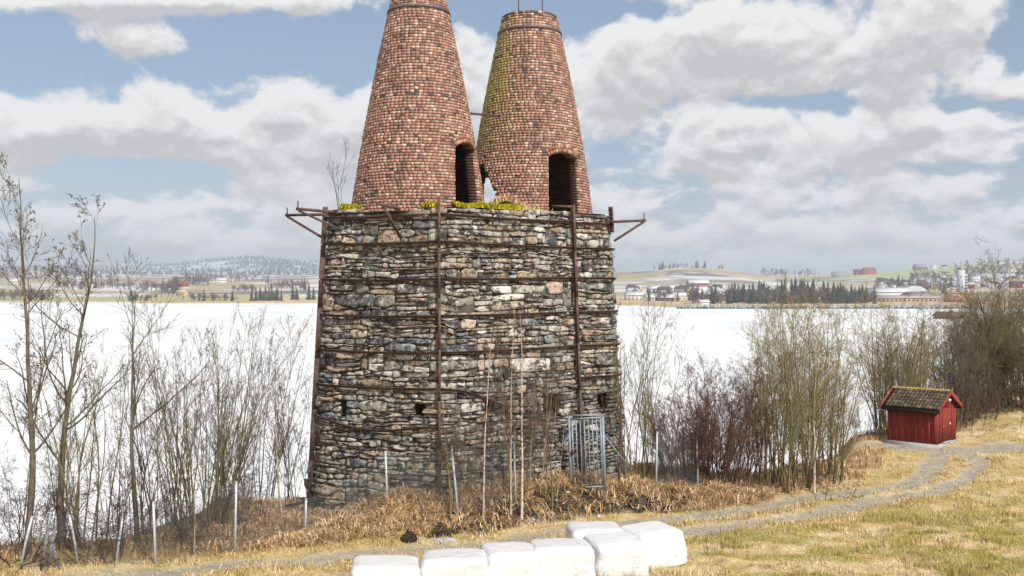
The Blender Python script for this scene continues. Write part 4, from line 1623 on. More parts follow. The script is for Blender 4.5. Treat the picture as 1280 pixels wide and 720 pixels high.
# bank: long matted straw
k = 70000
x = r_.uniform(-7.6, 7.6, k)
y = np.interp(x, TOE_X, TOE_Y) + r_.uniform(-0.3, 4.6, k)
clump = N3.fbm(x, y, 3, 2.4)
b, s = bank_amount(x, y)
soilm = sstep(-2.4, -0.2, x) * (1 - sstep(4.4, 6.0, x)) * sstep(-0.15, 0.2, s) * (1 - sstep(0.7, 1.25, s)) * sstep(0.36, 0.55, clump + 0.10)
e = np.interp(x, EDGE_X, EDGE_Y)
ok = (b > 0.25) & (r_.random(k) < 0.25 + 1.3 * sstep(0.32, 0.6, clump)) & (r_.random(k) > soilm * 0.8) & (y < e + 1.5) & (gravel_amount(x, y) < 0.3)
x, y, clump = x[ok], y[ok], clump[ok]
z = height(x, y)
k = len(x)
pal = np.array([[0.60, 0.41, 0.22], [0.52, 0.31, 0.145], [0.72, 0.56, 0.37], [0.37, 0.20, 0.095], [0.42, 0.38, 0.11]])
ci = r_.choice(5, k, p=[0.30, 0.20, 0.30, 0.13, 0.07])
cols = pal[ci] * r_.uniform(0.75, 1.2, (k, 1))
blades('dry_grass', x, y, z, r_.uniform(0.05, 0.32, k) * (0.4 + 1.1 * clump), r_.uniform(0.12, 0.48, k), cols, 0.024, M['blade'], 2, 'long matted straw-coloured grass on the bank before the kiln', seed=5)
# turf: short grass over the field, verge and middle of the track
k = 330000
y = 17.5 + (40.5 - 17.5) * r_.random(k) ** 1.25
x = (r_.random(k) * 1.16 - 0.58) * y * 1.03
h0 = height(x, y)
c, g, b, sm = ground_colors(x, y, h0)
e = np.interp(x, EDGE_X, EDGE_Y)
ok = (g < 0.45 * r_.random(k) + 0.12) & (b < 0.5) & (y < e + 0.6) & (r_.random(k) < 0.35 + 1.1 * N2.fbm(x, y, 3, 1.4))
x, y, h0, c = x[ok], y[ok], h0[ok], c[ok]
k = len(x)
lum = r_.uniform(0.5, 1.5, (k, 1))
blades('turf', x, y, h0, r_.uniform(0.03, 0.10, k) * (0.45 + N2.fbm(x, y, 3, 1.4) + 1.6 * sstep(0.58, 0.72, N3.fbm(x + 9, y, 3, 2.6))), r_.uniform(0.02, 0.12, k), np.clip(c * lum, 0, 0.8), 0.02, M['blade'], 1, 'short yellow-green spring turf of the field and verges', seed=6)
# taller tufts along the edges of the track and under the trees
k = 30000
u_ = r_.random(k)
P0 = np.concatenate([RUTS[0], RUTS[1]])
i = r_.integers(0, len(P0), k)
x = P0[i, 0] + r_.normal(0, 0.55, k)
y = P0[i, 1] + r_.normal(0, 0.55, k)
g = gravel_amount(x, y)
cl = N1.fbm(x, y, 3, 3.0)
ok = (g < 0.35) & (cl > 0.5)
x, y = x[ok], y[ok]
k = len(x)
cols = pal[r_.choice([0, 0, 2, 2, 4], k)] * r_.uniform(0.8, 1.2, (k, 1))
blades('verge_grass', x, y, height(x, y), r_.uniform(0.05, 0.14, k), r_.uniform(0.02, 0.12, k), cols, 0.018, M['blade'], 2, 'taller dry grass along the edges of the track', seed=7)
k = 26000
x = r_.uniform(-13.5, -5.6, k)
e = np.interp(x, EDGE_X, EDGE_Y)
y = r_.uniform(20.8, 27.5, k)
cl = N1.fbm(x, y, 3, 1.5)
ok = (y < e + 1.6) & (cl > 0.50) & (r_.random(k) < 0.5) & (gravel_amount(x, y) < 0.2) & (y > np.interp(x, [-14, -9, -7.5, -5.5], [21.2, 21.4, 21.8, 22.6]))
x, y = x[ok], y[ok]
k = len(x)
cols = pal[r_.choice([0, 0, 2, 3, 1], k)] * r_.uniform(0.6, 1.1, (k, 1))
blades('tree_foot_grass', x, y, height(x, y), r_.uniform(0.05, 0.26, k), r_.uniform(0.05, 0.3, k), cols, 0.018, M['blade'], 2, 'dry grass and litter under the left row of trees', seed=8)
k = 16000
x = r_.uniform(4.5, 26, k)
e = np.interp(x, EDGE_X, EDGE_Y)
y = e + r_.uniform(-2.2, 1.2, k)
cl = N1.fbm(x, y, 3, 1.5)
ok = (cl > 0.42) & (gravel_amount(x, y) < 0.2)
x, y = x[ok], y[ok]
k = len(x)
cols = pal[r_.choice([0, 0, 2, 3, 1], k)] * r_.uniform(0.6, 1.15, (k, 1))
blades('shore_grass', x, y, height(x, y), r_.uniform(0.08, 0.35, k), r_.uniform(0.05, 0.25, k), cols, 0.02, M['blade'], 2, 'dry grass along the top of the lake bank on the right', seed=9)
# moss cushions and grass on the kiln top
for (pxa, pxb, uo, amt) in ((422, 470, 0.12, 2600), (478, 548, 0.14, 1200), (572, 655, 0.16, 3600)):
    k = amt
    pu = r_.uniform(u_px(pxa, 8), u_px(pxb, 8), k)
    dd = -np.abs(r_.normal(0, 0.22, k)) - 0.02
    p = wall(pu, np.full(k, 8.14), dd)
    zz = p[:, 2] + 0.02 + 0.13 * np.exp(-((dd + 0.25) / 0.25) ** 2) * (0.4 + N1.fbm(p[:, 0], p[:, 1], 3, 2.5))
    cols = np.where(r_.random((k, 1)) < 0.75, np.array([[0.52, 0.44, 0.02]]), np.array([[0.24, 0.23, 0.02]])) * r_.uniform(0.7, 1.2, (k, 1))
    blades('moss', p[:, 0], p[:, 1], zz - 0.08, r_.uniform(0.06, 0.13, k), r_.uniform(0, 0.06, k), cols, 0.035, M['blade'], 2, parent=kiln, off=KOFF, seed=20 + pxa)
k = 1600
cxx, cyy_ = X(632, 28.1), 28.1
x = cxx + r_.normal(0, 0.34, k)
y = cyy_ + r_.normal(0, 0.25, k)
cols = pal[r_.choice([0, 2, 2, 1], k)] * r_.uniform(0.8, 1.2, (k, 1))
zt = 8.18 + 0.26 * np.exp(-((x - cxx) / 0.4) ** 2)
blades('dry_grass_tuft', x, y, zt, r_.uniform(0.08, 0.26, k), r_.uniform(0.05, 0.25, k), cols, 0.02, M['blade'], 2, parent=kiln, off=KOFF, seed=31)
hb = MB()
a = np.linspace(0, 2 * pi, 25)[:-1]
for j, t in enumerate(np.linspace(0, 1, 7)[:-1]):
    pass
rings = []
for t in np.linspace(1, 0.0, 8)[:-1]:
    rings.append(np.stack([cxx + 0.75 * t * np.cos(a), cyy_ + 0.55 * t * np.sin(a), 8.1 + 0.28 * (1 - t * t) + 0.05 * (N1.fbm(cxx + t * np.cos(a), t * np.sin(a), 2, 4) - .5)], 1))
V = np.concatenate(rings + [[(cxx, cyy_, 8.39)]])
q = [(r0 * 24 + i, r0 * 24 + (i + 1) % 24, (r0 + 1) * 24 + (i + 1) % 24, (r0 + 1) * 24 + i) for r0 in range(6) for i in range(24)]
t3 = [(6 * 24 + i, 6 * 24 + (i + 1) % 24, 7 * 24) for i in range(24)]
hb.add(V - KOFF, q, t3, (0.38, 0.28, 0.13))
hb.build('rubble_heap', M['moss'], kiln, smooth=True)
sb_ = MB()
sb_.bar(np.array(at(690, 257.5, 28.6)) - KOFF, np.array(at(719, 258.5, 28.5)) - KOFF, 0.05, 0.06)
sb_.build('sill_bar', M['rust'], kiln)
# ------------------------------------------------------------------ red hut
HX, HY, HTH = 15.92, 37.3, radians(43)
hzb = 0.02
hut = empty('red_hut', (HX, HY, hzb), 0)
tag(hut, 'small red wooden hut with dark tiled roof beside the track', 'hut')
HL, HG, HW, HR = 1.86, 1.95, 1.50, 2.02       # length, gable width, wall height, ridge height
ld = np.array([-cos(HTH), sin(HTH), 0])        # along the long wall, away from the near corner
gd = np.array([sin(HTH), cos(HTH), 0])         # along the gable
up = np.array([0, 0, 1.0])


def hp(l, g, z):
    return ld * l + gd * g + up * z


def hbox(name, mat, l0, l1, g0, g1, z0, z1, parent=None):
    b = MB()
    b.hexa([hp(l0, g0, z0), hp(l1, g0, z0), hp(l1, g1, z0), hp(l0, g1, z0), hp(l0, g0, z1), hp(l1, g0, z1), hp(l1, g1, z1), hp(l0, g1, z1)])
    return b.build(name, mat, parent or hut)


hbox('concrete_base', M['concrete'], -0.03, HL + 0.05, -0.03, HG + 0.03, -0.25, 0.10)
b = MB()
b.hexa([hp(0.03, 0.03, 0.1), hp(HL - 0.03, 0.03, 0.1), hp(HL - 0.03, HG - 0.03, 0.1), hp(0.03, HG - 0.03, 0.1), hp(0.03, 0.03, HW), hp(HL - 0.03, 0.03, HW), hp(HL - 0.03, HG - 0.03, HW), hp(0.03, HG - 0.03, HW)])
for l in (0.03, HL - 0.03):
    V = [hp(l, 0.03, HW), hp(l, HG - 0.03, HW), hp(l, HG / 2, HR - 0.06)]
    b.add(V, T=[(0, 1, 2), (0, 2, 1)])
wl = b.build('wall', M['red'], hut)
nb = 15
for i in range(nb):
    for (g0, g1) in ((0.0, 0.028), (HG - 0.028, HG)):
        a0, a1 = HL * i / nb, HL * (i + 1) / nb
        if i % 2 == 0:
            hbox('board', M['red'], a0 + 0.003, a1 - 0.003, g0 - (0.016 if g0 == 0 else 0), g1 + (0.016 if g0 > 0 else 0), 0.07, HW - 0.01, wl)
        else:
            hbox('board', M['red'], a0 - 0.01, a1 + 0.01, g0 + 0.004, g1 - 0.004, 0.07, HW - 0.01, wl)
ng = 15
for i in range(ng):
    a0, a1 = HG * i / ng, HG * (i + 1) / ng
    zt = lambda g: HW + (HR - 0.08 - HW) * (1 - abs(g - HG / 2) / (HG / 2)) - 0.01
    door = 0.56 < (a0 + a1) / 2 < 1.36
    z0 = 0.07 if not door else 1.42
    for l0, l1 in ((-0.024 if i % 2 == 0 else -0.004, 0.028), (HL - 0.028, HL + (0.02 if i % 2 == 0 else 0.004))):
        zz0 = z0 if l0 < 1 else 0.07
        b = MB()
        b.hexa([hp(l0, a0 + 0.002, zz0), hp(l1, a0 + 0.002, zz0), hp(l1, a1 - 0.002, zz0), hp(l0, a1 - 0.002, zz0), hp(l0, a0 + 0.002, zt(a0)), hp(l1, a0 + 0.002, zt(a0)), hp(l1, a1 - 0.002, zt(a1)), hp(l0, a1 - 0.002, zt(a1))])
        b.build('board', M['red'], wl)
dr = hbox('door', M['red'], -0.012, 0.025, 0.56, 1.36, 0.14, 1.415)
for i in range(5):
    hbox('door_plank', M['red'], -0.020, -0.011, 0.565 + i * 0.159, 0.565 + i * 0.159 + 0.150, 0.15, 1.405, dr)
hbox('handle', M['white'], -0.06, -0.02, 1.24, 1.28, 0.74, 0.82, dr)
hbox('lock_plate', M['galv'], -0.026, -0.019, 0.64, 0.68, 0.70, 0.76, dr)
hbox('threshold', M['galv'], -0.08, 0.0, 0.54, 1.38, 0.105, 0.135)
b = MB()
b.tube([hp(-0.16, HG / 2 + 0.02, 1.70), hp(-0.02, HG / 2 + 0.02, 1.72)], [0.05, 0.035], 8)
b.build('lamp', M['white'], hut)
# roof
OV, OE = 0.17, 0.20
rise = HR - HW
slope = math.atan2(rise, HG / 2)
ez = HW - OE * math.tan(slope) + 0.03
roof = MB()
for sgn, ga, gb in ((1, -OE, HG / 2), (-1, HG + OE, HG / 2)):
    V = [hp(-OV, ga, ez), hp(HL + OV, ga, ez), hp(HL + OV, gb, HR), hp(-OV, gb, HR)]
    V += [v - up * 0.06 for v in V]
    roof.hexa(V[4:] + V[:4] if sgn > 0 else V[4:] + V[:4])
rf = roof.build('roof', M['black'], hut)
hbox('fascia', M['black'], -OV + 0.02, HL + OV - 0.02, -OE - 0.02, -OE + 0.003, ez - 0.14, ez + 0.01, rf)  # black strip hanging below the eave edge
hbox('fascia', M['black'], -OV + 0.02, HL + OV - 0.02, HG + OE - 0.003, HG + OE + 0.02, ez - 0.14, ez + 0.01, rf)
for l in (-OV - 0.025, HL + OV):
    for ga in (-OE - 0.03, HG + OE + 0.03):
        b = MB()
        zg = ez - 0.03 * math.tan(slope)
        b.hexa([hp(l, ga, zg - 0.11), hp(l + 0.025, ga, zg - 0.11), hp(l + 0.025, HG / 2, HR - 0.10), hp(l, HG / 2, HR - 0.10),
                hp(l, ga, zg + 0.05), hp(l + 0.025, ga, zg + 0.05), hp(l + 0.025, HG / 2, HR + 0.06), hp(l, HG / 2, HR + 0.06)])
        b.build('bargeboard', M['red2'], hut)
# pantiles: each a curved piece
tl, tw_ = 0.225, 0.138
sl = math.hypot(HG / 2 + OE, HR - ez)
rows = int(math.ceil(sl / tl))
cols_n = int((HL + 2 * OV) / tw_)
prof = [(0.0, 0.010), (0.25, 0.034), (0.5, 0.040), (0.75, 0.030), (1.0, 0.004)]
tile_me = {}
for side in (0, 1):
    gdir = gd * (1 if side == 0 else -1)
    sd = norm(gdir * (HG / 2 + OE) + up * (HR - ez))
    nn = norm(np.cross(ld, sd))
    if nn[2] < 0:
        nn = -nn
    V = []
    for (s_, lift) in ((0.0, 0.030), (1.0, 0.006)):
        for (t, h) in prof:
            V.append(ld * (t * tw_) + sd * (s_ * (tl + 0.03)) + nn * (h + lift))
    for (t, h) in prof:
        V.append(ld * (t * tw_) + nn * (h + 0.008))
    q = [(i, i + 1, 5 + i + 1, 5 + i) for i in range(4)] + [(10 + i, 10 + i + 1, i + 1, i) for i in range(4)]
    tile_me[side] = make_mesh('roof_tile', np.array(V), q, smooth=False)
    tile_me[side].materials.append(M['tile'])
    base = hp(-OV, -OE - 0.02 if side == 0 else HG + OE + 0.02, ez)
    for r in range(rows):
        for c_ in range(cols_n):
            o = link('roof_tile', tile_me[side], None, rf)
            o.location = base + ld * (c_ * tw_ + 0.01) + sd * (r * tl) + nn * 0.004
for i in range(7):
    l0 = -OV + i * (HL + 2 * OV) / 7
    b = MB()
    l1 = l0 + (HL + 2 * OV) / 7 + 0.02
    V = []
    for l in (l0, l1):
        for a in np.linspace(-1, 1, 5):
            V.append(hp(l, HG / 2 + 0.075 * a, HR + 0.085 - 0.055 * a * a + (0.008 if l == l0 else 0)))
    b.add(V, [(k, k + 1, 6 + k, 5 + k) for k in range(4)])
    b.build('ridge_tile', M['ridge'], rf) if 'ridge' in M else b.build('ridge_tile', M['tile'], rf)

# ------------------------------------------------------------------ wrapped bales
def bale(label, px, D, rz, w_=1.28, d_=1.12, h_=0.76, seed=0):
    r_ = np.random.default_rng(seed)
    k = 26
    verts, quads, n0 = [], [], 0
    ex = 8.0
    lin = np.linspace(-1, 1, k + 1)
    lin = np.sign(lin) * np.abs(lin) ** 0.75
    A, B = np.meshgrid(lin, lin, indexing='ij')
    for ax in range(3):
        for sg in (-1, 1):
            C_ = np.full_like(A, sg)
            comps = [None] * 3
            comps[ax] = C_
            comps[(ax + 1) % 3] = A * sg
            comps[(ax + 2) % 3] = B
            p = np.stack(comps, -1).reshape(-1, 3)
            verts.append(p)
            ii = np.arange((k + 1) ** 2).reshape(k + 1, k + 1) + n0
            quads.append(np.stack([ii[:-1, :-1], ii[1:, :-1], ii[1:, 1:], ii[:-1, 1:]], -1).reshape(-1, 4))
            n0 += (k + 1) ** 2
    p = np.concatenate(verts)
    p = p / (np.abs(p) ** ex).sum(1, keepdims=True) ** (1 / ex)
    # slumped, a little bulged, film pulled into folds
    x_, y_, z_ = p[:, 0].copy(), p[:, 1].copy(), p[:, 2].copy()
    sx, sy, sz = r_.uniform(-0.05, 0.05, 3)
    x_ = x_ * (1 - 0.05 * z_) + sx * z_ + 0.02 * np.sin(5 * z_ + seed)
    y_ = y_ * (1 - 0.05 * z_) + sy * z_
    z_ = z_ * (1 + 0.05 * (1 - x_ ** 2)) + 0.06 * r_.uniform(-1, 1) * x_ + 0.05 * r_.uniform(-1, 1) * y_
    nz = N1.fbm(p[:, 0] * 2 + seed * 3, p[:, 2] * 2.3 + p[:, 1] * 1.7, 3, 1.6) - 0.5
    nf = N2.fbm(p[:, 0] * 1.2 + p[:, 1] * 1.2 + seed, p[:, 2] * 8, 3, 1.5) - 0.5
    # folds of film drawn towards the corners and around the waist
    fold = np.abs(N3.fbm((p[:, 0] + p[:, 2]) * 3.2 + seed, (p[:, 1] - p[:, 2]) * 1.1, 3, 1.7) - 0.5)
    fold2 = np.abs(N1.fbm((p[:, 0] - p[:, 2]) * 2.6 + 3 * seed, (p[:, 1] + p[:, 2]) * 0.9, 3, 1.9) - 0.5)
    crn = np.clip(np.abs(p[:, 0]) * 1.1 - 0.2, 0, 1)
    sc = 1 + 0.055 * nz + 0.006 * nf + crn * (0.05 * np.minimum(fold, 0.12) + 0.05 * np.minimum(fold2, 0.12)) * 1.6 - 0.01
    V = np.stack([x_ * sc * w_ / 2, y_ * sc * d_ / 2, (z_ * sc + 1) * h_ / 2 - 0.03], 1)
    x0 = X(px, D)
    o = link('wrapped_bale', make_mesh('wrapped_bale', V, np.concatenate(quads), smooth=True), M['film'])
    o.location = (x0, D, hz(x0, D) - 0.02)
    o.rotation_euler = (0, 0, rz)
    tag(o, label, 'bale', 'white wrapped hay bales in a row')


BAL = [('leftmost white wrapped bale, standing apart at the bottom edge', 483, 19.25, 0.12, 1.30), ('second white wrapped bale from the left at the bottom edge', 569, 19.75, 0.06, 1.30),
       ('third white wrapped bale from the left, squeezed between its neighbours', 636, 20.15, 0.22, 1.1), ('fourth white wrapped bale from the left with creased film', 700, 20.55, 0.10, 1.26),
       ('fifth white wrapped bale from the left, with grey shadowed left side', 768, 21.15, 0.28, 1.12), ('white wrapped bale standing alone behind the row', 744, 22.1, 0.1, 1.2),
       ('rightmost white wrapped bale with folded corner', 815, 21.95, 0.45, 1.12)]
for i, (lb, px, D, rz, w_) in enumerate(BAL):
    bale(lb, px, D, rz, w_ * 1.05, seed=i + 2)

# ------------------------------------------------------------------ fence and gate
POSTS = [(-10.5, 21.2, 1.1, 0.25, 0.0, 'steel fence post leaning right by the bottom left corner'),
         (-9.35, 21.5, 1.05, -0.20, 0, 'steel fence post leaning left beside the weathered boards'),
         (-8.65, 21.7, 0.95, 0.16, 0, 'short steel fence post leaning right, left of the forked tree'),
         (-7.75, 21.65, 1.35, -0.04, 0, 'dark grey fence post below the forked tree'),
         (-6.28, 22.55, 1.58, 0.02, 0, 'upright pale fence post before the dark mound'),
         (-5.12, 24.6, 0.95, 0.03, 0, 'bent pale fence post at the left corner of kiln'),
         (-3.12, 24.95, 1.36, -0.04, 0, 'pale fence post before the left face of kiln'),
         (-1.33, 24.75, 1.75, -0.10, 0, 'leaning pale fence post by the rusty corner post of kiln'),
         (0.1, 25.7, 1.6, -0.03, 0, 'fence post half hidden among the pale thin saplings'),
         (4.05, 28.0, 1.6, 0.02, 0, 'fence post among shrubs right of the gate'),
         (5.35, 28.6, 1.6, -0.03, 0, 'fence post beside the dark red-brown bush')]
tops = []
for (x, y, h, lx, ly, lb) in POSTS:
    z = hz(x, y)
    b = MB()
    b.tube([(0, 0, -0.15), (lx * h * 0.5, ly * h * .5, h * 0.5), (lx * h, ly * h, h)], 0.028, 8)
    root = empty('fence_post', (x, y, z))
    b.build('tube', M['galv'], root)
    b = MB()
    b.tube([(lx * h, ly * h, h - 0.004), (lx * h, ly * h, h + 0.02)], [0.034, 0.026], 8)
    b.build('cap', M['galv'], root)
    tag(root, lb, 'post', 'posts of the wire fence')
    tops.append((np.array([x, y, z]), np.array([x + lx * h, y + ly * h, z + h])))


def chain_link(p0, t0, p1, t1, name, label):
    """diamond wire mesh between two posts"""
    L = np.linalg.norm(p1 - p0)
    Hh = 0.5 * (np.linalg.norm(t0 - p0) + np.linalg.norm(t1 - p1)) * 0.96
    step = 0.06
    kk = 9
    P = []
    for sgn in (1, -1):
        nlines = int((L + Hh) / (step * 1.15))
        for i in range(nlines):
            s0 = -Hh + i * step * 1.15 if sgn > 0 else i * step * 1.15
            a = max(0.0, -s0 / sgn) if sgn > 0 else max(0.0, (s0 - L))
            t_lo, t_hi = 0.0, Hh
            if sgn > 0:
                t_lo = max(0, -s0); t_hi = min(Hh, L - s0)
            else:
                t_lo = max(0, s0 - L); t_hi = min(Hh, s0)
            if t_hi - t_lo < 0.03:
                continue
            ts = np.linspace(t_lo, t_hi, 4)
            s_ = (s0 + sgn * ts) / L
            v_ = ts / Hh
            base = p0[None] * (1 - s_)[:, None] + p1[None] * s_[:, None]
            top = t0[None] * (1 - s_)[:, None] + t1[None] * s_[:, None]
            pt_ = base * (1 - v_)[:, None] + top * v_[:, None]
            sag = 0.10 * np.sin(pi * s_) * v_
            pt_[:, 2] -= sag
            pt_[:, 1] += 0.05 * np.sin(9 * s_ + 3 * v_) * np.sin(pi * s_)
            P.append(pt_)
    P = np.array(P)
    V, Qs = tubes(P, np.full(P.shape[:2], 0.0032), 3)
    o = link(name, make_mesh(name, V, Qs), M['wire'])
    tag(o, label, 'fence netting')
    return o


NETL = ['sagging wire netting at the bottom left corner', 'wire netting between the leaning posts by the boards', 'wire netting below the forked tree', 'wire netting before the large many-stemmed shrub',
        'wire netting across the dark mound left of kiln', 'wire netting before the left corner of kiln', 'wire netting before the left face of kiln', 'wire netting by the pale thin saplings', None, 'wire netting among shrubs right of the gate']
for i, lb in enumerate(NETL):
    if lb:
        chain_link(tops[i][0], tops[i][1], tops[i + 1][0], tops[i + 1][1], 'wire_netting', lb)
# gate
gx0, gx1, gyy = 1.62, 2.52, 27.0
gz = hz(2.07, gyy) - 0.05
gate = empty('steel_gate', (gx0, gyy, gz))
tag(gate, 'narrow grey steel bar gate before the kiln', 'gate')
GH_, GWd = 2.02, gx1 - gx0
lean_g = -0.035
for x, y_ in ((0, 0), (GWd, -0.10)):
    b = MB()
    b.bar((x, y_, -0.3), (x + lean_g * GH_, y_, GH_), 0.075, 0.075, side=(1, 0, 0))
    b.build('post', M['gate'], gate)
leaf = MB()
def gp(s, z):
    x = 0.07 + (GWd - 0.14) * s
    return np.array([x + lean_g * z, -0.05 - 0.12 * s, z - 0.06 * (1 - s)])
leaf.bar(gp(0, 0.16), gp(0, 1.98), 0.045, 0.045, side=(1, 0, 0))
leaf.bar(gp(1, 0.16), gp(1, 1.98), 0.045, 0.045, side=(1, 0, 0))
leaf.bar(gp(-0.03, 0.14), gp(1.03, 0.14), 0.045, 0.045)
leaf.bar(gp(-0.03, 2.0), gp(1.03, 2.0), 0.045, 0.045)
lf_ = leaf.build('leaf_frame', M['gate'], gate)
for i in range(6):
    b = MB()
    b.tube([gp((i + 1) / 7, 0.16), gp((i + 1) / 7, 1.98)], 0.017, 6)
    b.build('bar', M['gate'], lf_)
b = MB()
b.box(0.0, 0.06, -0.12, -0.06, 1.0, 1.12)
b.build('lock', M['rust'], gate)
b = MB()
b.bar((-0.06, -0.02, 1.50), (-0.42, -0.1, 1.08), 0.045, 0.02)
b.build('brace', M['gate'], gate)
b = MB()
b.tube([(GWd - 0.06, -0.1, 1.55), (GWd + 0.72, 0.05, 0.55)], 0.016, 6)
b.build('brace', M['gate'], gate)
b = MB()
b.bar((-0.1 + lean_g * 2, 0, GH_ + 0.01), (GWd + 0.03 + lean_g * 2, -0.10, GH_ + 0.03), 0.05, 0.035)
b.build('lintel', M['gate'], gate)

# weathered boards leaning by the trees, plank, soil lumps, slab, scraps
b_root = empty('weathered_boards', (X(54, 21.0), 21.0, hz(X(54, 21.0), 21.0)))
tag(b_root, 'bundle of weathered grey boards leaning among the left trees', 'boards')
for i, (x0, x1, hh) in enumerate(((-0.05, 0.12, 1.0), (0.06, 0.22, 0.95), (0.30, 0.12, 0.62))):
    b = MB()
    b.bar((x0, 0.04 * i, -0.05), (x1, 0.06 * i, hh), 0.075, 0.02, side=(1, 0, 0))
    b.build('board', M['wood_old'], b_root)
pl = MB()
pz = hz(-6.3, 26.0)
pl.bar((-0.75, 0, 0.10), (0.75, 0.15, 0.38), 0.16, 0.05)
pr = pl.build('old_plank', M['black'], None)
pr.location = (-5.75, 26.2, hz(-5.75, 26.2) + 0.12)
tag(pr, 'dark old plank lying on the mound left of kiln', 'plank')


def lump(name, label, cat, px, py, wid, dep, hgt, mat, seed, rz=0.0, jag=0.35):
    D = CAMZ * F / (py - 360.0)
    x0 = X(px, D)
    r_ = np.random.default_rng(seed)
    k, m_ = 14, 7
    V = []
    for j in range(m_):
        t = j / (m_ - 1) * pi / 2
        for i in range(k):
            a = 2 * pi * i / k
            rr = cos(t) * (1 + r_.normal(0, jag * 0.4))
            V.append((rr * cos(a) * wid / 2, rr * sin(a) * dep / 2, sin(t) * hgt * (1 + r_.normal(0, jag * 0.4)) - 0.03))
    q = [(j * k + i, j * k + (i + 1) % k, (j + 1) * k + (i + 1) % k, (j + 1) * k + i) for j in range(m_ - 1) for i in range(k)]
    o = link(name, make_mesh(name, np.array(V), q), mat)
    o.location = (x0, D, hz(x0, D))
    o.rotation_euler = (0, 0, rz)
    tag(o, label, cat)


lump('soil_heap', 'dark clump of soil left of the pale slab at the bank foot', 'soil', 511, 676, 0.42, 0.3, 0.24, M['soil'], 1)
lump('soil_heap', 'larger dark soil heap right above the pale slab', 'soil', 550, 669, 0.62, 0.4, 0.30, M['soil'], 2)
lump('flat_slab', 'pale flat slab lying at the foot of the bank', 'stone', 557, 674, 0.66, 0.22, 0.10, M['slab'], 3, 0.1, 0.2)
lump('white_scrap', 'white scrap lying on the soil right of the gate', 'litter', 768, 626, 0.34, 0.16, 0.10, M['white'], 4, 0.2, 0.7)
lump('white_scrap', 'small white scrap at the foot of the bank below the gate', 'litter', 748, 648, 0.15, 0.10, 0.07, M['white'], 5, 0.2, 0.7)
sr = np.random.default_rng(9)
cl = MB()
ico = np.array([(1, 0, 0), (-1, 0, 0), (0, 1, 0), (0, -1, 0), (0, 0, 1), (0, 0, -1)], float)
t8 = [(0, 2, 4), (2, 1, 4), (1, 3, 4), (3, 0, 4), (2, 0, 5), (1, 2, 5), (3, 1, 5), (0, 3, 5)]
xs_ = sr.uniform(-2.2, 5.2, 1500)
ss_ = sr.uniform(0.0, 1.15, 1500)
ys_ = np.interp(xs_, TOE_X, TOE_Y) + ss_
hs_ = height(xs_, ys_)
for x, y, h in zip(xs_, ys_, hs_):
    sc = sr.lognormal(math.log(0.03), 0.5)
    cl.add(ico * sc * sr.uniform(0.6, 1.3, (6, 3)) + np.array([x, y, h]), T=t8, c=np.array([0.04, 0.03, 0.022]) * sr.uniform(0.5, 1.8) if sr.random() > 0.06 else (0.4, 0.37, 0.33))
tag(cl.build('soil_clods', M['far_attr'], None), 'dark clods of bare earth along the foot of the bank', kind='stuff')

# loose gravel on the track
gr_ = np.random.default_rng(41)
P0 = np.concatenate(RUTS)
ii_ = gr_.integers(0, len(P0), 5200)
gxs = P0[ii_, 0] + gr_.normal(0, 0.30, 5200)
gys = P0[ii_, 1] + gr_.normal(0, 0.30, 5200)
ghs = height(gxs, gys)
gsz = gr_.lognormal(math.log(0.016), 0.45, 5200)
V = ico[None] * gsz[:, None, None] * gr_.uniform(0.6, 1.3, (5200, 6, 3)) * np.array([1.2, 1.2, 0.8]) + np.stack([gxs, gys, ghs], 1)[:, None]
T = np.array(t8)[None] + (np.arange(5200) * 6)[:, None, None]
gcol = np.array([0.36, 0.33, 0.28]) * gr_.uniform(0.5, 1.5, (5200, 1))
tag(link('track_gravel', make_mesh('track_gravel', V.reshape(-1, 3), T.reshape(-1, 3), np.repeat(gcol, 6, 0)), M['gravel_stone']), 'loose grey gravel along the ruts of the track', kind='stuff')
# ------------------------------------------------------------------ far trees, houses, woods
def far_conifer(seed):
    r_ = np.random.default_rng(seed)
    b = MB()
    b.tube([(0, 0, -0.5), (0, 0, 9.6)], [0.22, 0.03], 5, (0.06, 0.045, 0.035))
    for j in range(15):
        t = j / 14
        z = 0.8 + 8.6 * t
        R = 2.0 * (1 - t) ** 0.85 + 0.18
        k = 9
        for i in range(k):
            a = 2 * pi * (i + r_.random()) / k
            rr = R * r_.uniform(0.6, 1.15)
            tip = np.array([cos(a) * rr, sin(a) * rr, z - 0.45 * rr + r_.normal(0, 0.15)])
            sd = np.array([-sin(a), cos(a), 0]) * 0.36 * (0.5 + rr * 0.35)
            c0 = np.array([0, 0, z + 0.55])
            mid = tip * 0.5 + c0 * 0.5
            c = np.array([0.055, 0.066, 0.040]) * r_.uniform(0.6, 1.5)
            b.add([c0, mid + sd, tip, mid - sd], T=[(0, 1, 2), (0, 2, 3)], c=c)
    return b.mesh('conifer')


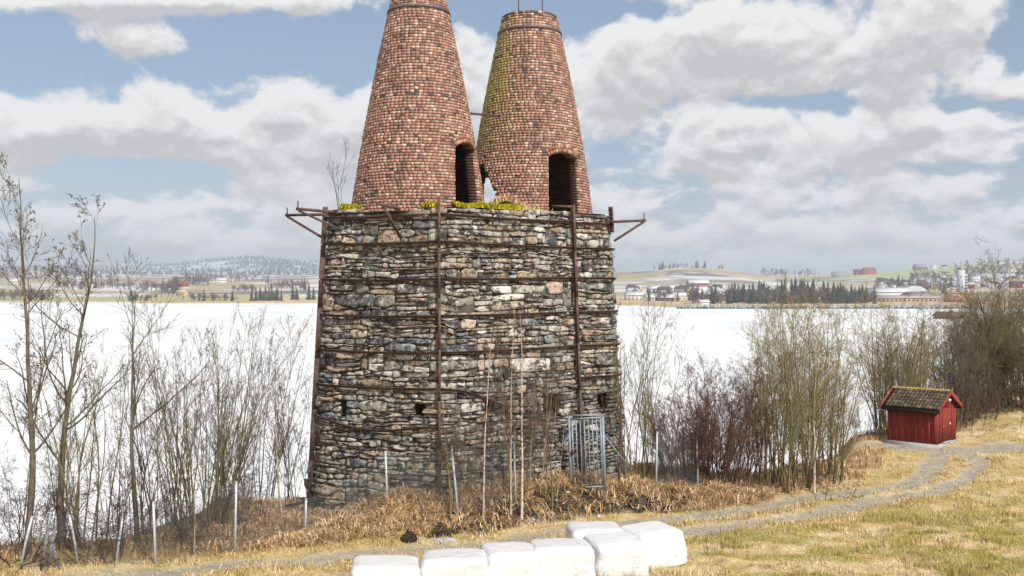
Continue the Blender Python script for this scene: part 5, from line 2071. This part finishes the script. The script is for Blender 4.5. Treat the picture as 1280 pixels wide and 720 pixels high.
def far_broadleaf(seed, tone):
    """bare crown of a distant tree: fans of twigs"""
    r_ = np.random.default_rng(seed)
    P, R = grow(r_, np.zeros((1, 3)), np.array([[0, 0, 1.0]]), np.array([6.5]), np.array([0.28]), 6, 0.08, 0.02, 0.35)
    V, Qs = tubes(P, R, 5)
    Vs, Fs, off = [V], [Qs], len(V)
    for (cnt, t0, t1, an, lf, rf, n_, wb, tr) in ((14, 0.2, 1.0, 0.7, 0.62, 0.6, 5, 0.12, 0.05), (9, 0.2, 1.0, 0.7, 0.5, 0.7, 4, 0.15, 0.03), (4, 0.3, 1.0, 0.7, 0.5, 0.9, 3, 0.15, 0.0)):
        s_, d_, l_, r0_ = spawn(r_, P, R, cnt, t0, t1, an, lf, rf, minr=0.05)
        P, R = grow(r_, s_, d_, l_, r0_, n_, wb, tr, 0.4)
        V, Qs = tubes(P, R, 3)
        Vs.append(V); Fs.append(Qs + off); off += len(V)
    V = np.concatenate(Vs)
    return make_mesh('bare_tree', V, np.concatenate(Fs), np.broadcast_to(np.array(tone), (len(V), 3)))


CON = [far_conifer(s) for s in (1, 2, 3)]
BRD = [far_broadleaf(s, t) for s, t in ((1, (0.17, 0.125, 0.12)), (2, (0.20, 0.15, 0.125)), (3, (0.14, 0.115, 0.12)))]  # tones lightened, putting some distance haze into the colour
for me_ in CON + BRD:
    me_.materials.append(M['far_wood'])
fr_ = np.random.default_rng(55)


def far_tree(me_, px, D, hgt, name, label, cat, group):
    x0 = X(px, D)
    o = link(name, me_, None)
    o.location = (x0, D, float(far_height(np.array([x0]), np.array([D]))[0]) - 0.3)
    s = hgt / 9.5
    o.scale = (s * fr_.uniform(1.0, 1.6), s * fr_.uniform(1.0, 1.6), s)
    o.rotation_euler = (0, 0, fr_.uniform(0, 6.28))
    tag(o, label, cat, group)


# spruces by the water left of the kiln
for px in np.linspace(318, 352, 11):
    far_tree(CON[fr_.integers(3)], px + fr_.normal(0, 1.2), 872 + fr_.uniform(0, 18), fr_.uniform(9, 15), 'spruce_tree', 'dark spruce in the small clump by the water left of kiln', 'tree', 'clump of spruces on the far shore')
for px in (366, 371, 386, 392):
    far_tree(CON[fr_.integers(3)], px, 905 + fr_.uniform(0, 30), fr_.uniform(9, 17), 'spruce_tree', 'scattered spruce on the far shore close to the kiln', 'tree', 'scattered spruces by the kiln')
# the spruce wood on the far point
for i in range(190):
    px = fr_.uniform(908, 1094)
    hgt = fr_.uniform(9, 17) * (0.8 + 0.3 * math.exp(-((px - 985) / 60) ** 2))
    far_tree(CON[fr_.integers(3)] if fr_.random() < 0.5 else BRD[fr_.integers(3)], px, fr_.uniform(690, 790), hgt, 'wood_tree', 'dark tree in the dense wood on the far point', 'tree', 'wood on the far point')
# hedges and groves of bare trees
for (p0, p1, D0, D1, k, h0, h1, lb, gp_) in (
        (-20, 62, 905, 960, 26, 9, 14, 'purple-brown bare tree on the far shore at the left edge', 'grove at the left edge of far shore'),
        (158, 196, 868, 900, 14, 6, 10, 'bare bush on the far shore behind the forked tree', 'bushes on the far shore behind the forked tree'),
        (228, 292, 868, 890, 20, 6, 11, 'bare bush in the row along the far waterline', 'row of bushes on the far waterline'),
        (174, 226, 1060, 1150, 20, 12, 19, 'bare tree in the grove by the red farmhouse', 'grove by the red farmhouse'),
        (232, 262, 1350, 1500, 14, 14, 21, 'bare tree right behind the red farmhouse', 'grove behind the red farmhouse'),
        (70, 165, 1150, 1280, 30, 9, 14, 'bare tree in the long hedge across the lake left', 'long hedge across the lake'),
        (290, 320, 1080, 1120, 10, 8, 13, 'bare tree in the small field grove left of kiln', 'small field grove left of kiln'),
        (330, 385, 1150, 1300, 18, 10, 16, 'bare tree in the upper hedge near the kiln', 'upper hedge left of kiln'),
        (780, 880, 800, 980, 22, 8, 15, 'bare tree among the far houses right of kiln', 'trees among the far houses'),
        (862, 912, 680, 740, 16, 9, 14, 'reddish bare tree beside the wood on the far point', 'trees beside the wood on the point'),
        (1090, 1190, 1000, 1350, 34, 9, 17, 'bare tree among the houses of the far town', 'trees of the far town'),
        (816, 905, 2420, 2520, 22, 9, 22, 'dark tree on the bare skyline hill right of kiln', 'trees on the skyline hill')):
    for i in range(int(k * 1.3)):
        px = fr_.uniform(p0, p1)
        con = fr_.random() < (0.75 if 'skyline hill' in lb else 0.16)
        far_tree(CON[fr_.integers(3)] if con else BRD[fr_.integers(3)], px, fr_.uniform(D0, D1), fr_.uniform(h0, h1), 'far_tree', lb, 'tree', gp_)



# woods too far off to count
def small_bare(seed, tone):
    r_ = np.random.default_rng(seed)
    P, R = grow(r_, np.zeros((1, 3)), np.array([[0, 0, 1.0]]), np.array([7.0]), np.array([0.3]), 4, 0.08, 0.02, 0.35)
    V, Qs = tubes(P, R, 4)
    Vs, Fs, off = [V], [Qs], len(V)
    for (cnt, t0, t1, an, lf, rf, n_, wb, tr) in ((10, 0.2, 1.0, 0.7, 0.6, 0.7, 3, 0.12, 0.05), (7, 0.2, 1.0, 0.7, 0.5, 0.9, 2, 0.15, 0.0)):
        s_, d_, l_, r0_ = spawn(r_, P, R, cnt, t0, t1, an, lf, rf, minr=0.12)
        P, R = grow(r_, s_, d_, l_, r0_, n_, wb, tr, 0.5)
        V, Qs = tubes(P, R, 3)
        Vs.append(V); Fs.append(Qs + off); off += len(V)
    return np.concatenate(Vs), np.concatenate(Fs)


SB = [small_bare(s, None) for s in (4, 5, 6)]
for (p0, p1, D0, D1, k, h0, h1, lb) in (
        (-20, 150, 1450, 1800, 70, 12, 20, 'purple-brown woods on the left skyline across the lake'),
        (255, 345, 1650, 1900, 36, 10, 16, 'brown woods along the ridge line left of kiln'),
        (1136, 1185, 1480, 1650, 30, 12, 20, 'bare woods below the green pasture hill'),
        (1190, 1310, 1400, 2100, 60, 14, 24, 'bare woods on the hill at the right edge'),
        (950, 1015, 2350, 2500, 26, 14, 24, 'bare trees on the skyline above the spruce wood')):
    b = MB()
    for i in range(k):
        V, Qs = SB[fr_.integers(3)]
        D = fr_.uniform(D0, D1)
        x0 = X(fr_.uniform(p0, p1), D)
        z0 = float(far_height(np.array([x0]), np.array([D]))[0])
        a = fr_.uniform(0, 6.28)
        sc = fr_.uniform(h0, h1) / 9.5
        Rm = np.array([[cos(a), -sin(a), 0], [sin(a), cos(a), 0], [0, 0, 1]])
        b.add((V @ Rm.T) * sc * np.array([1.25, 1.25, 1.0]) + np.array([x0, D, z0 - 0.4]), Qs, c=np.array([0.17, 0.13, 0.125]) * fr_.uniform(0.7, 1.3))
    tag(b.build('far_woods', M['far_wood'], None), lb, kind='stuff')


# forest of the far blue ridge: one mass nobody could count
def ridge_forest():
    k = 9000
    px = fr_.uniform(-40, 560, k)
    D = fr_.uniform(3000, 5200, k)
    x0 = X(px, D)
    fr2 = N2.fbm(x0, D, 5, 1 / 160.0)
    ok = fr2 < 0.55
    x0, D = x0[ok], D[ok]
    z0 = far_height(x0, D)
    k = len(x0)
    hh = fr_.uniform(9, 17, k)
    rr = hh * fr_.uniform(0.18, 0.3, k)
    n_ = 5
    a = np.arange(n_) * 2 * pi / n_
    ringv = np.stack([x0[:, None] + rr[:, None] * np.cos(a), D[:, None] + rr[:, None] * np.sin(a), np.broadcast_to(z0[:, None] - 1, (k, n_))], -1)
    tip = np.stack([x0, D, z0 + hh], -1)[:, None]
    V = np.concatenate([ringv, tip], 1).reshape(-1, 3)
    T = np.array([(i, (i + 1) % n_, n_) for i in range(n_)])[None] + (np.arange(k) * (n_ + 1))[:, None, None]
    c = np.array([0.05, 0.065, 0.07]) * fr_.uniform(0.5, 1.6, (k, 1))
    sn = fr_.random(k) < 0.25
    c[sn] = np.array([0.4, 0.43, 0.46])
    o = link('ridge_forest', make_mesh('ridge_forest', V, T.reshape(-1, 3), np.repeat(c, n_ + 1, 0)), M['far_wood'])
    tag(o, 'snow-dusted forest on the far blue ridge', kind='stuff')


ridge_forest()


def house(px, D, w_, d_, h_, rh, rz, wall_c, roof_c, name, label, cat, group=None, storeys=1, win=True, z=None, sink=0.4):
    x0 = X(px, D)
    z0 = float(far_height(np.array([x0]), np.array([D]))[0]) if z is None else z
    root = empty(name, (x0, D, z0 - sink), rz)
    tag(root, label, cat, group)
    b = MB()
    b.box(-w_ / 2, w_ / 2, -d_ / 2, d_ / 2, -2, h_, wall_c)
    for sx in (-1, 1):
        b.add([(sx * w_ / 2, -d_ / 2, h_), (sx * w_ / 2, d_ / 2, h_), (sx * w_ / 2, 0, h_ + rh)], T=[(0, 1, 2)], c=wall_c)
    b.build('wall', M['far_attr'], root)
    b = MB()
    ov = 0.5
    for sy in (-1, 1):
        e0 = h_ - ov * rh / (d_ / 2)
        V = [(-w_ / 2 - ov, sy * (d_ / 2 + ov), e0), (w_ / 2 + ov, sy * (d_ / 2 + ov), e0), (w_ / 2 + ov, 0, h_ + rh), (-w_ / 2 - ov, 0, h_ + rh)]
        V = np.array(V)
        b.hexa(np.concatenate([V + (0, 0, 0.03), V + (0, 0, 0.3)]), roof_c)
    rf_ = b.build('roof', M['far_attr'], root)
    if rh > 1.5:
        b = MB()
        b.box(w_ * 0.12, w_ * 0.12 + 0.7, 0.1, 0.8, h_ + rh * 0.5, h_ + rh + 1.0, (0.25, 0.13, 0.1))
        b.build('chimney_stack', M['far_attr'], rf_)
    if win:
        nw = max(2, int(w_ / 3.2))
        for s in range(storeys):
            for i in range(nw):
                xx = -w_ / 2 + (i + 0.5) * w_ / nw
                zz = 1.0 + s * 2.7
                b = MB()
                b.box(xx - 0.65, xx + 0.65, -d_ / 2 - 0.06, -d_ / 2 + 0.02, zz, zz + 1.3)
                b.build('window', M['glass'], root)


WHITE, CREAM, REDW, GREYW, YEL = (0.72, 0.72, 0.70), (0.62, 0.55, 0.42), (0.28, 0.05, 0.045), (0.35, 0.36, 0.38), (0.55, 0.42, 0.2)
SNOWR, DARKR, REDR, GREYR = (0.60, 0.61, 0.63), (0.08, 0.075, 0.075), (0.24, 0.09, 0.065), (0.22, 0.22, 0.23)
house(226, 1290, 19, 9, 7.5, 4.5, 0.1, (0.36, 0.06, 0.05), (0.16, 0.12, 0.12), 'farmhouse', 'red farmhouse on the slope across the lake left of kiln', 'house', storeys=2)
house(228, 1020, 10, 7, 4, 2.8, -0.3, YEL, (0.5, 0.42, 0.33), 'farm_shed', 'small tan farm shed below the red farmhouse', 'shed')
house(277, 1560, 14, 8, 5.5, 3.5, 0.2, WHITE, SNOWR, 'farmhouse', 'white farmhouse on the ridge right of the red farmhouse', 'house', storeys=2)
house(97, 1480, 14, 8, 5.5, 3.5, 0.2, WHITE, SNOWR, 'farmhouse', 'white farmhouse on the wooded rise at far left', 'house', storeys=2)
house(18, 1300, 14, 8, 5.5, 3.5, -0.2, CREAM, SNOWR, 'farmhouse', 'cream farmhouse above the grove at the left edge', 'house', storeys=2)
house(1086, 2150, 30, 12, 8.5, 6, 0.3, (0.40, 0.06, 0.06), (0.20, 0.09, 0.09), 'red_barn', 'bright red barn on the skyline right of the wood', 'barn')
house(1072, 2160, 17, 11, 7, 5, -0.4, (0.40, 0.06, 0.06), DARKR, 'red_barn', 'smaller red barn left of the bright red barn', 'barn')
house(1050, 2180, 36, 12, 5, 5, 0.0, GREYW, (0.30, 0.32, 0.36), 'grey_barn', 'long grey barn on the skyline above the wood', 'barn')
house(1150, 2330, 30, 14, 8, 6, 0.1, (0.16, 0.10, 0.11), (0.28, 0.28, 0.30), 'dark_barn', 'dark barn on top of the green pasture hill', 'barn')
house(1167, 2340, 16, 9, 7, 5, 0.6, WHITE, SNOWR, 'farmhouse', 'white farmhouse beside the dark barn on pasture hill', 'house', storeys=2)
house(1180, 2345, 12, 9, 5, 4, 0.2, WHITE, DARKR, 'farmhouse', 'dark-roofed white house right end of the pasture hill', 'house')
house(872, 1250, 26, 12, 9, 5, 0.15, (0.34, 0.10, 0.11), SNOWR, 'manor_house', 'large red house with snowy roof right of kiln', 'house', storeys=3)
house(893, 860, 22, 9, 5.5, 2.2, 0.05, (0.10, 0.11, 0.13), SNOWR, 'long_house', 'long dark house with white roof left of the spruce wood', 'house', storeys=2)
house(831, 845, 16, 9, 3.2, 2.6, -0.2, (0.12, 0.09, 0.08), SNOWR, 'boathouse', 'low dark boathouse by the water right of kiln', 'house')
house(797, 900, 22, 10, 5, 3, 0.15, CREAM, SNOWR, 'long_house', 'long cream house near the water beside the kiln edge', 'house', storeys=2)
house(880, 672, 6, 4, 2.2, 1.4, 0.2, WHITE, SNOWR, 'water_hut', 'tiny white hut on the stony far shore', 'hut', win=False)
house(1148, 905, 27, 18, 4, 3.6, 0.35, (0.34, 0.24, 0.22), (0.25, 0.20, 0.20), 'factory_hall', 'low factory hall in haze-greyed colours left of the white silo', 'factory')  # wall and roof colours greyed to paint in more haze
house(1110, 930, 34, 20, 6, 4, -0.25, (0.66, 0.66, 0.66), SNOWR, 'factory_hall', 'white-roofed factory hall at the left end of town', 'factory')
house(1128, 770, 56, 10, 3.4, 1.6, 0.0, (0.40, 0.30, 0.26), (0.44, 0.36, 0.33), 'warehouse', 'long low pinkish warehouse on the far waterline', 'warehouse')
house(1186, 420, 10.0, 7, 1.2, 1.6, 0.05, (0.20, 0.12, 0.1), (0.17, 0.125, 0.11), 'shore_shed', 'brown-roofed shed on the ice below the silo', 'shed', z=-6.6, win=False)
# orange building and the white silo
house(1199, 745, 17, 14, 7.0, 0.9, 0.0, (0.50, 0.27, 0.17), (0.46, 0.30, 0.21), 'orange_hall', 'orange industrial hall at the foot of the silo', 'factory')
tw_root = empty('silo_tower', (X(1202.5, 765), 765, float(far_height(np.array([X(1202.5, 765)]), np.array([765.0]))[0])))
tag(tw_root, 'tall white grain silo tower rising over the far town', 'silo')
b = MB()
b.box(-3.1, 1.0, -3.0, 3.0, -2, 24.5, (0.50, 0.52, 0.55))  # white tower toned down to grey, with haze put into its colour
b.build('tower', M['far_attr'], tw_root)
b = MB()
b.box(1.02, 3.0, -2.6, 3.0, -2, 21.5, (0.46, 0.48, 0.51))
b.build('stair_shaft', M['far_attr'], tw_root)
b = MB()
b.box(-2.4, -0.2, -2, 2, 24.5, 26.5, (0.30, 0.31, 0.33))
b.build('roof_house', M['far_attr'], tw_root)
b = MB()
b.tube([(-0.8, 0, 26), (-0.8, 0, 31.5)], 0.18, 5, (0.3, 0.3, 0.3))
b.build('mast', M['far_attr'], tw_root)
for i in range(9):
    b = MB()
    b.box(1.3, 2.7, -2.68, -2.6, 1 + i * 2.2, 2.2 + i * 2.2)
    b.build('window', M['glass'], tw_root)
# vaulted hall
vr = empty('vaulted_hall', (X(1137, 960), 960, float(far_height(np.array([X(1137, 960)]), np.array([960.0]))[0])))
tag(vr, 'arched-roof hall in the middle of the far town', 'hall')
b = MB()
k = 13
a = np.linspace(0, pi, k)
V = np.concatenate([np.stack([-13 * np.cos(a), np.full(k, yy), 1.0 + 9.5 * np.sin(a)], 1) for yy in (-14, 14)])
b.add(V, [(i, i + 1, k + i + 1, k + i) for i in range(k - 1)], c=(0.23, 0.19, 0.20))
b.build('roof', M['far_attr'], vr)
b = MB()
b.add(np.concatenate([V[:k] + (0, 0.3, -0.3), [(0, -13.7, -1)]]), T=[(i, i + 1, k) for i in range(k - 1)], c=(0.62, 0.63, 0.65))
b.box(-13, 13, -13.6, 13.6, -2, 1.0, (0.62, 0.63, 0.65))
b.build('wall', M['far_attr'], vr)
# dwellings of the town
walls_ = [(WHITE, 'white'), (CREAM, 'cream'), (REDW, 'dark red'), (GREYW, 'grey'), (YEL, 'ochre')]
for (zone, p0, p1, D0, D1, k) in (('on the slope below the pasture hill', 1092, 1192, 1150, 1600, 34), ('by the wooded hill at right edge', 1205, 1280, 1150, 1500, 12), ('among the trees right of the kiln', 783, 905, 860, 1250, 22)):
    for i in range(k):
        wc, wn = walls_[fr_.choice(5, p=[0.45, 0.18, 0.14, 0.15, 0.08])]
        sn = fr_.random() < 0.62
        house(fr_.uniform(p0, p1), fr_.uniform(D0, D1), fr_.uniform(9, 14), fr_.uniform(7, 9), fr_.uniform(3.0, 5.6), fr_.uniform(2.2, 3.4), fr_.uniform(-0.7, 0.7), wc, SNOWR if sn else DARKR,
              'house', 'small far %s house with %s roof %s' % (wn, 'snowy' if sn else 'dark', zone), 'house', 'houses ' + zone)
# stones of the breakwater
b = MB()
k = 1400
px = fr_.uniform(846, 1230, k)
D = 626 + fr_.normal(0, 2.2, k)
for x0, y0 in zip(X(px, D), D):
    s = fr_.uniform(0.5, 1.5)
    b.add(ico * s * fr_.uniform(0.6, 1.2, (6, 3)) + np.array([x0, y0, -6.4 + fr_.uniform(0, 1.0)]), T=t8, c=np.array([0.30, 0.34, 0.35]) * fr_.uniform(0.5, 1.6))
tag(b.build('breakwater_stones', M['far_attr'], None), 'grey boulders of the far breakwater', kind='stuff')

# ------------------------------------------------------------------ the air
hzv = MB()
hzv.box(-3600, 3600, -60, 7200, -11.5, 185)
me_ = hzv.mesh('haze')
hm = bpy.data.materials.new('haze')
hm.use_nodes = True
nt = NT(hm.node_tree)
pv = nt.node('ShaderNodeVolumePrincipled')
pv.inputs['Color'].default_value = (0.80, 0.88, 1.0, 1)
pv.inputs['Density'].default_value = 0.00024
pv.inputs['Anisotropy'].default_value = 0.0
ou = nt.node('ShaderNodeOutputMaterial')
nt.t.links.new(pv.outputs[0], ou.inputs['Volume'])
HAZE = True
if HAZE:
    tag(link('haze', me_, hm), kind='stuff')
